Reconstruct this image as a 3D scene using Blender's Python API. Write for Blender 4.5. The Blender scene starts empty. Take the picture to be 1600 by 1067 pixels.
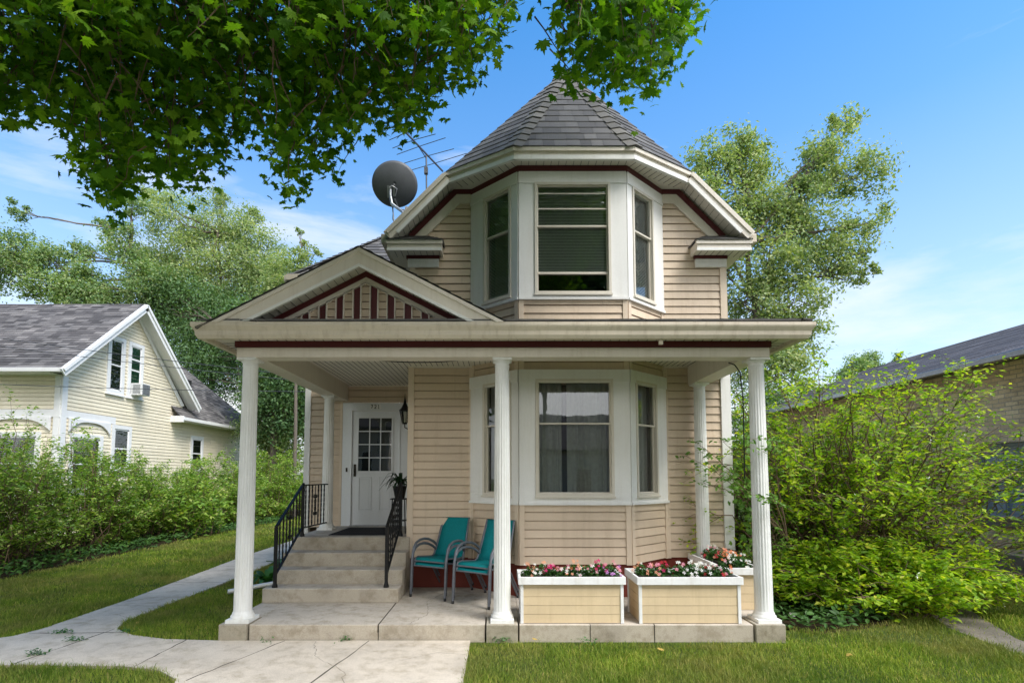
import bpy, math, random
import numpy as np
from mathutils import Vector, Matrix, noise
random.seed(7); RNG = np.random.default_rng(11)
R = math.radians
scene = bpy.context.scene
COL = scene.collection

# ------------------------------------------------------------------ survey helpers
F_PX, PITCH, EYE = 803.0, R(3.8), 1.73
def ray(px, py):
    a = (px-780)/F_PX; b = (690-py)/F_PX
    return Vector((a, math.cos(PITCH)-b*math.sin(PITCH), math.sin(PITCH)+b*math.cos(PITCH)))
def at(px, py, Y):
    r = ray(px, py); return Vector((0,0,EYE)) + r*(Y/r.y)
def on_x(px, py, X):
    r = ray(px, py); return Vector((0,0,EYE)) + r*(X/r.x)
def on_z(px, py, Z=0.0):
    r = ray(px, py); return Vector((0,0,EYE)) + r*((Z-EYE)/r.z)

# ------------------------------------------------------------------ materials
def new_mat(name):
    m = bpy.data.materials.new(name); m.use_nodes = True
    nt = m.node_tree; nt.nodes.clear()
    out = nt.nodes.new('ShaderNodeOutputMaterial')
    return m, nt, out
def N(nt, t, **kw):
    n = nt.nodes.new(t)
    for k, v in kw.items():
        if k.startswith('i_'): n.inputs[k[2:].replace('_', ' ')].default_value = v
        else: setattr(n, k, v)
    return n
def ramp(nt, fac, stops):
    r = nt.nodes.new('ShaderNodeValToRGB')
    el = r.color_ramp.elements
    while len(el) > 1: el.remove(el[-1])
    el[0].position = stops[0][0]; el[0].color = (*stops[0][1], 1)
    for p, c in stops[1:]:
        e = el.new(p); e.color = (*c, 1)
    nt.links.new(fac, r.inputs[0]); return r.outputs[0]
def tex_co(nt, scale=(1,1,1), kind='Object'):
    t = nt.nodes.new('ShaderNodeTexCoord'); mp = nt.nodes.new('ShaderNodeMapping')
    nt.links.new(t.outputs[kind], mp.inputs[0]); mp.inputs['Scale'].default_value = scale
    return mp.outputs[0]
def noise_n(nt, co, scale, detail=4, rough=.55):
    n = N(nt, 'ShaderNodeTexNoise'); n.inputs['Scale'].default_value = scale
    n.inputs['Detail'].default_value = detail; n.inputs['Roughness'].default_value = rough
    nt.links.new(co, n.inputs['Vector']); return n.outputs['Fac']
def mixc(nt, fac, a, b, mode='MIX'):
    m = nt.nodes.new('ShaderNodeMix'); m.data_type = 'RGBA'; m.blend_type = mode
    for s, v in ((m.inputs[0], fac), (m.inputs[6], a), (m.inputs[7], b)):
        if isinstance(v, (int, float)): s.default_value = v
        elif isinstance(v, tuple): s.default_value = (*v, 1) if len(v) == 3 else v
        else: nt.links.new(v, s)
    return m.outputs[2]
def sc(c, k): return tuple(min(1, x*k) for x in c)

def paint(name, c, rough=.55, var=.12, grime=.25, scale=1.5, bump=.15, streak=True, spec=.35, boards=False):
    m, nt, out = new_mat(name)
    co = tex_co(nt)
    big = noise_n(nt, co, scale, 5, .6)
    st = noise_n(nt, tex_co(nt, (9, 9, .7)), 1.3, 5, .65)
    fine = noise_n(nt, co, 45, 3)
    c1 = ramp(nt, big, [(.3, sc(c, 1-var)), (.7, sc(c, 1+var*.4))])
    dirt = ramp(nt, st, [(.5, (1,1,1)), (.78, sc((.80,.74,.64), 1-grime*.35))])
    col = mixc(nt, grime if streak else 0.0, c1, dirt, 'MULTIPLY')
    if boards:
        gg = N(nt, 'ShaderNodeNewGeometry'); col = mixc(nt, 1.0, col, ramp(nt, gg.outputs['Random Per Island'], [(0,(.925,.92,.91)),(1,(1.02,1.02,1.02))]), 'MULTIPLY')
    col = mixc(nt, .25, col, ramp(nt, fine, [(.35, (.86,.86,.86)), (.65, (1,1,1))]), 'MULTIPLY')
    b = N(nt, 'ShaderNodeBsdfPrincipled'); nt.links.new(col, b.inputs['Base Color'])
    b.inputs['Roughness'].default_value = rough; b.inputs['Specular IOR Level'].default_value = spec
    bp = N(nt, 'ShaderNodeBump'); bp.inputs['Strength'].default_value = bump; bp.inputs['Distance'].default_value = .004
    nt.links.new(noise_n(nt, co, 14, 4), bp.inputs['Height']); nt.links.new(bp.outputs[0], b.inputs['Normal'])
    nt.links.new(b.outputs[0], out.inputs[0]); return m

def island(name, stops, rough=.85, fine_scale=60, fine=.35, bump=.5, big=None):
    """colour drawn anew for each separate piece (shingle, brick, board)"""
    m, nt, out = new_mat(name)
    g = N(nt, 'ShaderNodeNewGeometry')
    col = ramp(nt, g.outputs['Random Per Island'], stops)
    co = tex_co(nt)
    fn = noise_n(nt, co, fine_scale, 3, .7)
    col = mixc(nt, fine, col, ramp(nt, fn, [(.3, (.55,.55,.55)), (.7, (1.3,1.3,1.3))]), 'MULTIPLY')
    if big:
        col = mixc(nt, big, col, ramp(nt, noise_n(nt, co, .9, 5, .6), [(.35, (.6,.6,.62)), (.7, (1.15,1.12,1.1))]), 'MULTIPLY')
    b = N(nt, 'ShaderNodeBsdfPrincipled'); nt.links.new(col, b.inputs['Base Color'])
    b.inputs['Roughness'].default_value = rough; b.inputs['Specular IOR Level'].default_value = .25
    bp = N(nt, 'ShaderNodeBump'); bp.inputs['Strength'].default_value = bump; bp.inputs['Distance'].default_value = .003
    nt.links.new(fn, bp.inputs['Height']); nt.links.new(bp.outputs[0], b.inputs['Normal'])
    nt.links.new(b.outputs[0], out.inputs[0]); return m

def leafm(name, stops, trans=.45, rough=.45, patch=None, gloss=.25, straw=False):
    m, nt, out = new_mat(name)
    g = N(nt, 'ShaderNodeNewGeometry')
    col = ramp(nt, g.outputs['Random Per Island'], stops)
    co = tex_co(nt, kind='Object')
    if patch:
        col = mixc(nt, patch[1], col, ramp(nt, noise_n(nt, co, patch[0], 3, .6), [(.35, (.55,.62,.55)), (.68, (1.35,1.25,.95))]), 'MULTIPLY')
    if straw:
        sf = ramp(nt, noise_n(nt, co, .75, 7, .72), [(.46,(0,0,0)),(.60,(.62,.62,.62))])
        col = mixc(nt, sf, col, (.30,.255,.10))
        col = mixc(nt, .55, col, ramp(nt, noise_n(nt, co, 2.6, 4, .6), [(.35,(.6,.75,.5)),(.6,(1.1,1.1,1.1))]), 'MULTIPLY')
    b = N(nt, 'ShaderNodeBsdfPrincipled'); nt.links.new(col, b.inputs['Base Color'])
    b.inputs['Roughness'].default_value = rough; b.inputs['Specular IOR Level'].default_value = gloss
    t = N(nt, 'ShaderNodeBsdfTranslucent')
    tc = mixc(nt, 1.0, col, (1.25, 1.3, .45), 'MULTIPLY'); nt.links.new(tc, t.inputs[0])
    ms = N(nt, 'ShaderNodeMixShader'); ms.inputs[0].default_value = trans
    nt.links.new(b.outputs[0], ms.inputs[1]); nt.links.new(t.outputs[0], ms.inputs[2])
    nt.links.new(ms.outputs[0], out.inputs[0]); return m

def concrete(name, c, dirt=.6, scale=1.2):
    m, nt, out = new_mat(name)
    co = tex_co(nt)
    a = noise_n(nt, co, scale, 8, .68); s = noise_n(nt, co, 130, 2, .8); w = noise_n(nt, co, 5.5, 6, .7)
    col = ramp(nt, a, [(.28, sc(c, .70)), (.5, c), (.72, sc(c, 1.14))])
    col = mixc(nt, .55, col, ramp(nt, s, [(.3, (.62,.60,.57)), (.5, (1,1,1)), (.74, (1.25,1.25,1.22))]), 'MULTIPLY')
    col = mixc(nt, dirt, col, ramp(nt, w, [(.36, (.60,.57,.50)), (.52, (1,1,1))]), 'MULTIPLY')
    # upright faces slightly darker and browner
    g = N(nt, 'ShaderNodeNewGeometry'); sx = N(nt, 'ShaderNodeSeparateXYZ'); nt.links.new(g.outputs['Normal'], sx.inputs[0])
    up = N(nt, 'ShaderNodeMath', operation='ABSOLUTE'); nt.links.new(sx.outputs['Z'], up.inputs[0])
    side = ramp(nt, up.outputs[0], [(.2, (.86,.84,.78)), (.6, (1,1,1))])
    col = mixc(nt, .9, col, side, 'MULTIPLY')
    b = N(nt, 'ShaderNodeBsdfPrincipled'); nt.links.new(col, b.inputs['Base Color'])
    b.inputs['Roughness'].default_value = .9; b.inputs['Specular IOR Level'].default_value = .2
    bp = N(nt, 'ShaderNodeBump'); bp.inputs['Strength'].default_value = .55; bp.inputs['Distance'].default_value = .004
    h = N(nt, 'ShaderNodeMath', operation='ADD'); nt.links.new(s, h.inputs[0]); nt.links.new(w, h.inputs[1])
    nt.links.new(h.outputs[0], bp.inputs['Height']); nt.links.new(bp.outputs[0], b.inputs['Normal'])
    nt.links.new(b.outputs[0], out.inputs[0]); return m

def plain(name, c, rough=.5, metal=0.0, spec=.4, nz=.15, scale=20):
    m, nt, out = new_mat(name)
    co = tex_co(nt)
    col = ramp(nt, noise_n(nt, co, scale, 4), [(.3, sc(c, 1-nz)), (.7, sc(c, 1+nz))])
    b = N(nt, 'ShaderNodeBsdfPrincipled'); nt.links.new(col, b.inputs['Base Color'])
    b.inputs['Roughness'].default_value = rough; b.inputs['Metallic'].default_value = metal
    b.inputs['Specular IOR Level'].default_value = spec
    nt.links.new(b.outputs[0], out.inputs[0]); return m

def glass(name, tint=(.75,.8,.78), refl=1.45, wav=.02):
    m, nt, out = new_mat(name)
    fr = N(nt, 'ShaderNodeFresnel'); fr.inputs['IOR'].default_value = refl
    k = N(nt, 'ShaderNodeMath', operation='MULTIPLY_ADD'); nt.links.new(fr.outputs[0], k.inputs[0])
    k.inputs[1].default_value = 1.4; k.inputs[2].default_value = .045
    gl = N(nt, 'ShaderNodeBsdfGlossy'); gl.inputs['Roughness'].default_value = .015; gl.inputs['Color'].default_value = (.95,.97,1,1)
    tr = N(nt, 'ShaderNodeBsdfTransparent'); tr.inputs[0].default_value = (*tint, 1)
    bp = N(nt, 'ShaderNodeBump'); bp.inputs['Strength'].default_value = wav; bp.inputs['Distance'].default_value = .05
    nt.links.new(noise_n(nt, tex_co(nt), 2.2, 2), bp.inputs['Height']); nt.links.new(bp.outputs[0], gl.inputs['Normal'])
    ms = N(nt, 'ShaderNodeMixShader'); nt.links.new(k.outputs[0], ms.inputs[0])
    nt.links.new(tr.outputs[0], ms.inputs[1]); nt.links.new(gl.outputs[0], ms.inputs[2])
    nt.links.new(ms.outputs[0], out.inputs[0]); return m

def brickm(name):
    m, nt, out = new_mat(name)
    t = nt.nodes.new('ShaderNodeTexCoord'); sx = N(nt, 'ShaderNodeSeparateXYZ'); nt.links.new(t.outputs['Object'], sx.inputs[0])
    cb = N(nt, 'ShaderNodeCombineXYZ'); nt.links.new(sx.outputs['Y'], cb.inputs['X']); nt.links.new(sx.outputs['Z'], cb.inputs['Y'])
    nx = N(nt, 'ShaderNodeTexNoise'); nx.inputs['Scale'].default_value = 6; nt.links.new(cb.outputs[0], nx.inputs['Vector'])
    ad = N(nt, 'ShaderNodeVectorMath', operation='MULTIPLY_ADD'); nt.links.new(nx.outputs['Color'], ad.inputs[0])
    ad.inputs[1].default_value = (.012,.012,0); nt.links.new(cb.outputs[0], ad.inputs[2])
    br = N(nt, 'ShaderNodeTexBrick'); nt.links.new(ad.outputs[0], br.inputs['Vector'])
    br.inputs['Scale'].default_value = 1; br.inputs['Brick Width'].default_value = .23; br.inputs['Row Height'].default_value = .078
    br.inputs['Mortar Size'].default_value = .009; br.inputs['Mortar Smooth'].default_value = .3; br.inputs['Bias'].default_value = -.1
    br.inputs['Color1'].default_value = (.76,.63,.42,1); br.inputs['Color2'].default_value = (.52,.41,.27,1)
    br.inputs['Mortar'].default_value = (.42,.38,.31,1)
    co = tex_co(nt)
    col = mixc(nt, .7, br.outputs['Color'], ramp(nt, noise_n(nt, co, 1.3, 6, .7), [(.3, (.5,.46,.42)), (.55, (1,1,1)), (.75, (1.2,1.15,1.05))]), 'MULTIPLY')
    col = mixc(nt, .5, col, ramp(nt, noise_n(nt, co, 30, 4, .7), [(.3, (.6,.6,.6)), (.7, (1.2,1.2,1.2))]), 'MULTIPLY')
    b = N(nt, 'ShaderNodeBsdfPrincipled'); nt.links.new(col, b.inputs['Base Color']); b.inputs['Roughness'].default_value = .9
    bp = N(nt, 'ShaderNodeBump'); bp.inputs['Strength'].default_value = .8; bp.inputs['Distance'].default_value = .01; bp.invert = True
    nt.links.new(br.outputs['Fac'], bp.inputs['Height']); nt.links.new(bp.outputs[0], b.inputs['Normal'])
    nt.links.new(b.outputs[0], out.inputs[0]); return m

def groundm(name, stops, sc1=.35, sc2=9, fine=140):
    m, nt, out = new_mat(name)
    co = tex_co(nt)
    a = noise_n(nt, co, sc1, 6, .65); b2 = noise_n(nt, co, sc2, 5, .7); f = noise_n(nt, co, fine, 2, .8)
    mx = N(nt, 'ShaderNodeMath', operation='MULTIPLY_ADD'); nt.links.new(b2, mx.inputs[0]); mx.inputs[1].default_value = .5
    h = N(nt, 'ShaderNodeMath', operation='MULTIPLY'); nt.links.new(a, h.inputs[0]); h.inputs[1].default_value = .5
    nt.links.new(h.outputs[0], mx.inputs[2])
    col = ramp(nt, mx.outputs[0], stops)
    col = mixc(nt, .6, col, ramp(nt, f, [(.3, (.5,.5,.5)), (.7, (1.4,1.4,1.4))]), 'MULTIPLY')
    b = N(nt, 'ShaderNodeBsdfPrincipled'); nt.links.new(col, b.inputs['Base Color']); b.inputs['Roughness'].default_value = .95
    b.inputs['Specular IOR Level'].default_value = .1
    bp = N(nt, 'ShaderNodeBump'); bp.inputs['Strength'].default_value = .8; bp.inputs['Distance'].default_value = .02
    nt.links.new(f, bp.inputs['Height']); nt.links.new(bp.outputs[0], b.inputs['Normal'])
    nt.links.new(b.outputs[0], out.inputs[0]); return m

M = {}
M['siding'] = paint('tan_vinyl_siding', (.65,.52,.385), .5, .12, .45, 1.1, .2, boards=True)
M['siding_corner'] = paint('tan_corner_trim', (.66,.54,.41), .5, .06, .25)
M['white'] = paint('white_trim_paint', (.80,.79,.76), .45, .06, .30)
M['column'] = paint('column_paint', (.78,.78,.75), .5, .10, .55, 2.5)
M['cream'] = paint('cream_trim', (.73,.665,.575), .5, .08, .40)
M['gutter'] = paint('weathered_gutter', (.66,.58,.465), .45, .12, .7, 2.0)
M['soffit'] = paint('soffit_panel', (.72,.68,.60), .55, .06, .2)
M['sash'] = paint('window_sash', (.66,.61,.52), .5, .06, .2)
M['red'] = paint('maroon_band', (.105,.018,.02), .5, .15, .2)
M['foundation'] = paint('red_foundation', (.16,.030,.018), .75, .2, .3)
M['shingle'] = island('asphalt_shingle', [(0,(.115,.112,.112)),(.5,(.15,.146,.143)),(1,(.20,.193,.186))], .9, 160, .45, .6, .5)
M['hipcap'] = island('hip_shingle', [(0,(.13,.125,.115)),(.5,(.17,.162,.148)),(1,(.22,.208,.185))], .9, 160, .45, .6, .4)
M['nshingle'] = island('neighbour_shingle', [(0,(.08,.076,.076)),(.4,(.14,.133,.132)),(.75,(.185,.177,.172)),(1,(.24,.228,.22))], .9, 90, .4, .5, .7)
M['bshingle'] = island('slate_grey_roll_roof', [(0,(.10,.10,.115)),(.5,(.13,.13,.145)),(1,(.16,.155,.17))], .9, 90, .4, .5, .5)
M['nsiding'] = paint('yellow_clapboard', (.84,.76,.59), .5, .06, .25, boards=True)
M['nwhite'] = paint('neighbour_white', (.82,.82,.82), .5, .05, .2)
M['brick'] = brickm('cream_city_brick')
M['stone'] = concrete('dark_sill_stone', (.22,.20,.18))
M['conc'] = concrete('porch_concrete', (.49,.44,.375), .65)
M['walk'] = concrete('walk_concrete', (.58,.515,.43), .55)
M['pier'] = concrete('pier_concrete', (.38,.345,.28), .8)
M['joint'] = plain('joint_dirt', (.05,.042,.03), .95)
M['iron'] = plain('black_iron', (.008,.008,.008), .5, 0, .25)
M['mat'] = plain('black_rubber', (.018,.018,.02), .8, 0, .2, .5, 90)
M['glass'] = glass('window_glass')
M['dark'] = plain('dark_interior', (.018,.017,.016), .9, 0, .1)
M['curtain'] = plain('sheer_curtain', (.44,.43,.40), .9, 0, .1, .1)
M['blind'] = plain('window_blind', (.78,.78,.75), .7, 0, .2, .05)
M['screen'] = plain('dark_screen', (.035,.037,.038), .8, 0, .1)
M['door'] = paint('door_paint', (.72,.74,.75), .4, .04, .15)
M['planter'] = paint('planter_board', (.66,.52,.33), .6, .10, .4, 3, .3, boards=True)
M['pwhite'] = paint('planter_white', (.80,.80,.79), .6, .10, .45, 6, .4)
M['soil'] = plain('potting_soil', (.03,.022,.015), .95)
M['teal'] = plain('teal_sling', (.0,.19,.205), .75, 0, .25, .12, 70)
M['tube'] = plain('grey_tube', (.135,.145,.165), .42, .3, .4)
M['foot'] = plain('black_foot', (.02,.02,.02), .6)
M['dish'] = plain('dish_grey', (.12,.125,.135), .5, .1, .3, .1, 4)
M['galv'] = plain('galvanised', (.38,.39,.40), .4, .7, .5)
M['ant'] = plain('antenna_metal', (.13,.13,.14), .45, .6, .4)
M['steel'] = plain('blue_grey_steel', (.20,.27,.36), .5, .1, .4, .12, 3)
M['acw'] = plain('ac_white', (.70,.71,.70), .5)
M['acg'] = plain('ac_grey', (.20,.21,.22), .6)
M['green_blind'] = plain('green_blind', (.06,.20,.11), .7)
M['brass'] = plain('dark_bronze', (.035,.028,.02), .35, .6)
M['lampglass'] = glass('lamp_glass', (.8,.78,.7), 1.4)
M['black'] = plain('digit_black', (.02,.02,.02), .5)
M['bark'] = island('bark', [(0,(.10,.082,.066)),(1,(.16,.135,.11))], .95, 25, .6, 1.0)
M['stem'] = island('shrub_stem', [(0,(.09,.06,.04)),(.6,(.17,.115,.075)),(1,(.24,.17,.11))], .85, 40, .4, .6)
M['maple'] = leafm('maple_leaf', [(0, (0.0455, 0.1337, 0.009)), (0.4, (0.0835, 0.2079, 0.0108)), (0.75, (0.1365, 0.2822, 0.0144)), (1, (0.2124, 0.3714, 0.027))], .5, .55, (1.2,.4), .12)
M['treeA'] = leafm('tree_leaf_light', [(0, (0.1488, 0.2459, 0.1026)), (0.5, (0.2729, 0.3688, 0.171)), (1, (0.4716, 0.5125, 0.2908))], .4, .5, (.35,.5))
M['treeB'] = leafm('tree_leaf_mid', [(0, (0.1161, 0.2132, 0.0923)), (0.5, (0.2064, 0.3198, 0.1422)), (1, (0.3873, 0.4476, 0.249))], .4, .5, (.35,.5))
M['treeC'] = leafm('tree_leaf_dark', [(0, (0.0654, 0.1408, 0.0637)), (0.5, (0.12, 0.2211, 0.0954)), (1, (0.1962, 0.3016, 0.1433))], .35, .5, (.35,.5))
M['hedge'] = leafm('hedge_leaf', [(0, (0.1258, 0.2488, 0.0447)), (0.45, (0.2287, 0.3827, 0.0739)), (0.8, (0.3658, 0.5165, 0.0988)), (1, (0.6, 0.6, 0.2472))], .45, .45, (.8,.5))
M['bush'] = leafm('bush_leaf', [(0, (0.1287, 0.2493, 0.0235)), (0.4, (0.2576, 0.441, 0.0313)), (0.8, (0.4636, 0.6, 0.0391)), (1, (0.6, 0.6, 0.0782))], .5, .45, (.7,.45))
M['vine'] = leafm('vine_leaf', [(0, (0.0599, 0.1517, 0.0187)), (1, (0.1597, 0.3032, 0.0374))], .35, .4)
M['grass'] = leafm('grass_blade', [(0, (0.1164, 0.1941, 0.0316)), (0.5, (0.2194, 0.3196, 0.0495)), (0.85, (0.3357, 0.411, 0.072)), (1, (0.6, 0.4795, 0.2029))], .3, .6, (.9,.75), .15, True)
M['impleaf'] = leafm('impatiens_leaf', [(0,(.02,.07,.015)),(1,(.06,.14,.03))], .3, .4)
M['fern'] = leafm('fern_leaf', [(0,(.01,.03,.012)),(1,(.025,.06,.02))], .2, .4)
M['hosta'] = leafm('hosta_leaf', [(0, (0.036, 0.12, 0.024)), (1, (0.084, 0.24, 0.06))], .3, .4)
for k, c in dict(white=(.85,.84,.82), peach=(.80,.38,.24), magenta=(.60,.015,.16), red=(.50,.02,.04), pink=(.75,.30,.38), violet=(.60,.28,.66), orange=(.80,.24,.10)).items():
    M['petal_'+k] = leafm('petal_'+k, [(0, sc(c,.85)), (1, c)], .25, .6)
M['cover'] = leafm('cover_leaf', [(0, (0.034, 0.085, 0.0192)), (1, (0.085, 0.187, 0.04))], .25, .5)
M['yellowleaf'] = leafm('fallen_leaf', [(0,(.45,.30,.06)),(1,(.5,.36,.1))], .2, .6)
M['earth'] = groundm('lawn_earth', [(.3,(.045,.07,.016)),(.5,(.075,.11,.024)),(.7,(.14,.14,.05))])
M['bed'] = groundm('bed_earth', [(.3,(.03,.022,.014)),(.7,(.07,.05,.03))])
M['gravel'] = groundm('gravel', [(.3,(.16,.14,.115)),(.7,(.30,.265,.22))], 3, 60, 90)
M['asphalt'] = groundm('asphalt', [(.3,(.045,.045,.047)),(.7,(.06,.06,.06))])

# ------------------------------------------------------------------ mesh builder
class MB:
    def __init__(s): s.v = []; s.f = []; s.sm = []; s.mark = []
    def add(s, vs, fs, smooth=False):
        b = len(s.v); s.mark.append((b, len(s.f))); s.v += [tuple(v) for v in vs]
        s.f += [tuple(i+b for i in f) for f in fs]; s.sm += [smooth]*len(fs); return s
    def box(s, x0, x1, y0, y1, z0, z1):
        return s.add([(x0,y0,z0),(x1,y0,z0),(x1,y1,z0),(x0,y1,z0),(x0,y0,z1),(x1,y0,z1),(x1,y1,z1),(x0,y1,z1)],
              [(0,3,2,1),(4,5,6,7),(0,1,5,4),(1,2,6,5),(2,3,7,6),(3,0,4,7)])
    def fbox(s, fr, a0, a1, z0, z1, d0, d1):
        P = [fr(a,z,d) for z in (z0,z1) for (a,d) in ((a0,d1),(a1,d1),(a1,d0),(a0,d0))]
        return s.add(P, [(0,3,2,1),(4,5,6,7),(0,1,5,4),(1,2,6,5),(2,3,7,6),(3,0,4,7)])
    def poly(s, pts): return s.add(pts, [tuple(range(len(pts)))])
    def slab(s, pts, off):
        """polygon pts extruded by vector off"""
        n = len(pts); off = Vector(off)
        vs = [Vector(p) for p in pts] + [Vector(p)+off for p in pts]
        return s.add(vs, [tuple(range(n))[::-1], tuple(range(n,2*n))] + [(i,(i+1)%n,(i+1)%n+n,i+n) for i in range(n)])
    def beam(s, a, b, w, h, up=(0,0,1)):
        a = Vector(a); b = Vector(b); t = (b-a).normalized(); up = Vector(up)
        r = t.cross(up)
        if r.length < 1e-4: r = Vector((1,0,0))
        r.normalize(); u = r.cross(t)
        P = []
        for p in (a, b):
            P += [p-r*w/2-u*h/2, p+r*w/2-u*h/2, p+r*w/2+u*h/2, p-r*w/2+u*h/2]
        return s.add(P, [(0,1,2,3),(7,6,5,4),(0,4,5,1),(1,5,6,2),(2,6,7,3),(3,7,4,0)])
    def tube(s, path, r, n=6, cap=True):
        path = [Vector(p) for p in path]; m = len(path)
        rr = r if isinstance(r, (list, tuple)) else [r]*m
        vs = []; ref = None
        for i, p in enumerate(path):
            t = (path[min(i+1,m-1)]-path[max(i-1,0)]).normalized()
            if ref is None:
                ref = Vector((0,0,1)) if abs(t.z) < .9 else Vector((1,0,0))
            x = t.cross(ref)
            if x.length < 1e-4: x = t.cross(Vector((0,1,0)))
            x.normalize(); y = x.cross(t); ref = y
            for k in range(n):
                a = 2*math.pi*k/n; vs.append(p+x*math.cos(a)*rr[i]+y*math.sin(a)*rr[i])
        fs = [(i*n+k, i*n+(k+1)%n, (i+1)*n+(k+1)%n, (i+1)*n+k) for i in range(m-1) for k in range(n)]
        s.add(vs, fs, True)
        if cap: s.add([vs[k] for k in range(n)], [tuple(range(n))[::-1]]); s.add([vs[(m-1)*n+k] for k in range(n)], [tuple(range(n))])
        return s
    def lathe(s, prof, c=(0,0,0), n=24, mod=None, smooth=True):
        c = Vector(c); vs = []
        for (r, z) in prof:
            for k in range(n):
                a = 2*math.pi*k/n; q = r*(mod(a, z) if mod else 1)
                vs.append((c.x+q*math.cos(a), c.y+q*math.sin(a), c.z+z))
        m = len(prof)
        s.add(vs, [(i*n+k, i*n+(k+1)%n, (i+1)*n+(k+1)%n, (i+1)*n+k) for i in range(m-1) for k in range(n)], smooth)
        s.add(vs[:n], [tuple(range(n))[::-1]]); s.add(vs[-n:], [tuple(range(n))])
        return s
    def build(s, name, mat, parent=None, loc=None, rot=None, bevel=0):
        me = bpy.data.meshes.new(name); me.from_pydata(s.v, [], s.f); me.materials.append(M[mat])
        me.polygons.foreach_set('use_smooth', s.sm)
        o = bpy.data.objects.new(name, me); COL.objects.link(o)
        if parent: o.parent = parent
        if loc: o.location = loc
        if rot: o.rotation_euler = rot
        if bevel:
            b = o.modifiers.new('edge', 'BEVEL'); b.width = bevel; b.segments = 2; b.limit_method = 'ANGLE'
        return o

def tag(o, label=None, cat=None, group=None, kind=None):
    if label: o['label'] = label
    if cat: o['category'] = cat
    if group: o['group'] = group
    if kind: o['kind'] = kind
    return o
def thing(name, label, cat, loc=(0,0,0), group=None, rz=0):
    o = bpy.data.objects.new(name, None); COL.objects.link(o); o.location = loc; o.rotation_euler = (0,0,rz)
    o.empty_display_size = .1
    return tag(o, label, cat, group)
def copy_tree(o, parent=None):
    c = o.copy(); COL.objects.link(c); c.parent = parent
    for ch in list(o.children): copy_tree(ch, c)
    return c
def frame(o, u, n):
    o = Vector(o); u = Vector(u).normalized(); n = Vector(n).normalized()
    return lambda a, z, d=0.0: o + u*a + n*d + Vector((0,0,z))
def fast_mesh(name, verts, faces_flat, nper, mat, parent=None, smooth=False):
    verts = np.asarray(verts, dtype=np.float32); faces_flat = np.asarray(faces_flat, dtype=np.int32).ravel()
    nf = len(faces_flat)//nper
    me = bpy.data.meshes.new(name)
    me.vertices.add(len(verts)); me.vertices.foreach_set('co', verts.ravel())
    me.loops.add(len(faces_flat)); me.loops.foreach_set('vertex_index', faces_flat)
    me.polygons.add(nf); me.polygons.foreach_set('loop_start', np.arange(0, nf*nper, nper, dtype=np.int32))
    me.polygons.foreach_set('use_smooth', np.full(nf, smooth))
    me.update(calc_edges=True); me.validate()
    me.materials.append(M[mat])
    o = bpy.data.objects.new(name, me); COL.objects.link(o)
    if parent: o.parent = parent
    return o

def clip_half(poly, f):
    out = []
    for i in range(len(poly)):
        a, b = poly[i], poly[(i+1)%len(poly)]; fa, fb = f(a), f(b)
        if fa >= 0: out.append(a)
        if (fa >= 0) != (fb >= 0):
            t = fa/(fa-fb); out.append((a[0]+(b[0]-a[0])*t, a[1]+(b[1]-a[1])*t))
    return out
def clip_convex(poly, conv):
    area = sum(conv[i][0]*conv[(i+1)%len(conv)][1]-conv[(i+1)%len(conv)][0]*conv[i][1] for i in range(len(conv)))
    sg = 1 if area > 0 else -1
    for i in range(len(conv)):
        p, q = conv[i], conv[(i+1)%len(conv)]
        poly = clip_half(poly, lambda r, p=p, q=q: sg*((q[0]-p[0])*(r[1]-p[1])-(q[1]-p[1])*(r[0]-p[0])))
        if len(poly) < 3: return []
    return poly
def siding(mb, fr, poly, course=.112, lift=.018, z0=None, groove=.105):
    """clapboards on the convex polygon poly of (s, z)"""
    zs = [p[1] for p in poly]; ss = [p[0] for p in poly]
    z = z0 if z0 is not None else min(zs)
    while z < max(zs):
        c = clip_convex([(min(ss)-1,z),(max(ss)+1,z),(max(ss)+1,z+course),(min(ss)-1,z+course)], poly)
        if len(c) >= 3:
            zt = z+course*(1-groove)
            d = lambda p: lift*(1-(p[1]-z)/course*.8)
            lo_ = clip_half(c, lambda p: zt-p[1])
            if len(lo_) >= 3:
                xa, xb = min(p[0] for p in lo_), max(p[0] for p in lo_); cuts = [xa-1]
                q_ = xa+random.uniform(.6, 3.2)
                while xb-xa > 1.2 and q_ < xb-.3: cuts.append(q_); q_ += random.uniform(2.2, 3.6)
                cuts.append(xb+1)
                for c0, c1 in zip(cuts, cuts[1:]):
                    sg_ = clip_half(clip_half(lo_, lambda p: p[0]-c0-.001), lambda p: c1-.001-p[0]); of = random.uniform(0,.0022) if len(cuts) > 2 else 0
                    if len(sg_) >= 3: mb.poly([fr(p[0], p[1], d(p)+of) for p in sg_])
            hi_ = clip_half(c, lambda p: p[1]-zt)
            if len(hi_) >= 3:
                mb.poly([fr(p[0], p[1], -.016) for p in hi_])
                l2 = [p for p in hi_ if abs(p[1]-zt) < 1e-6]
                if len(l2) >= 2:
                    a, b = min(l2), max(l2); mb.poly([fr(a[0],zt,lift*.3), fr(b[0],zt,lift*.3), fr(b[0],zt,-.016), fr(a[0],zt,-.016)])
            low = [p for p in c if abs(p[1]-z) < 1e-6]
            if len(low) >= 2:
                a, b = min(low), max(low)
                mb.poly([fr(a[0],z,lift), fr(b[0],z,lift), fr(b[0],z,-.016), fr(a[0],z,-.016)])
        z += course
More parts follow.
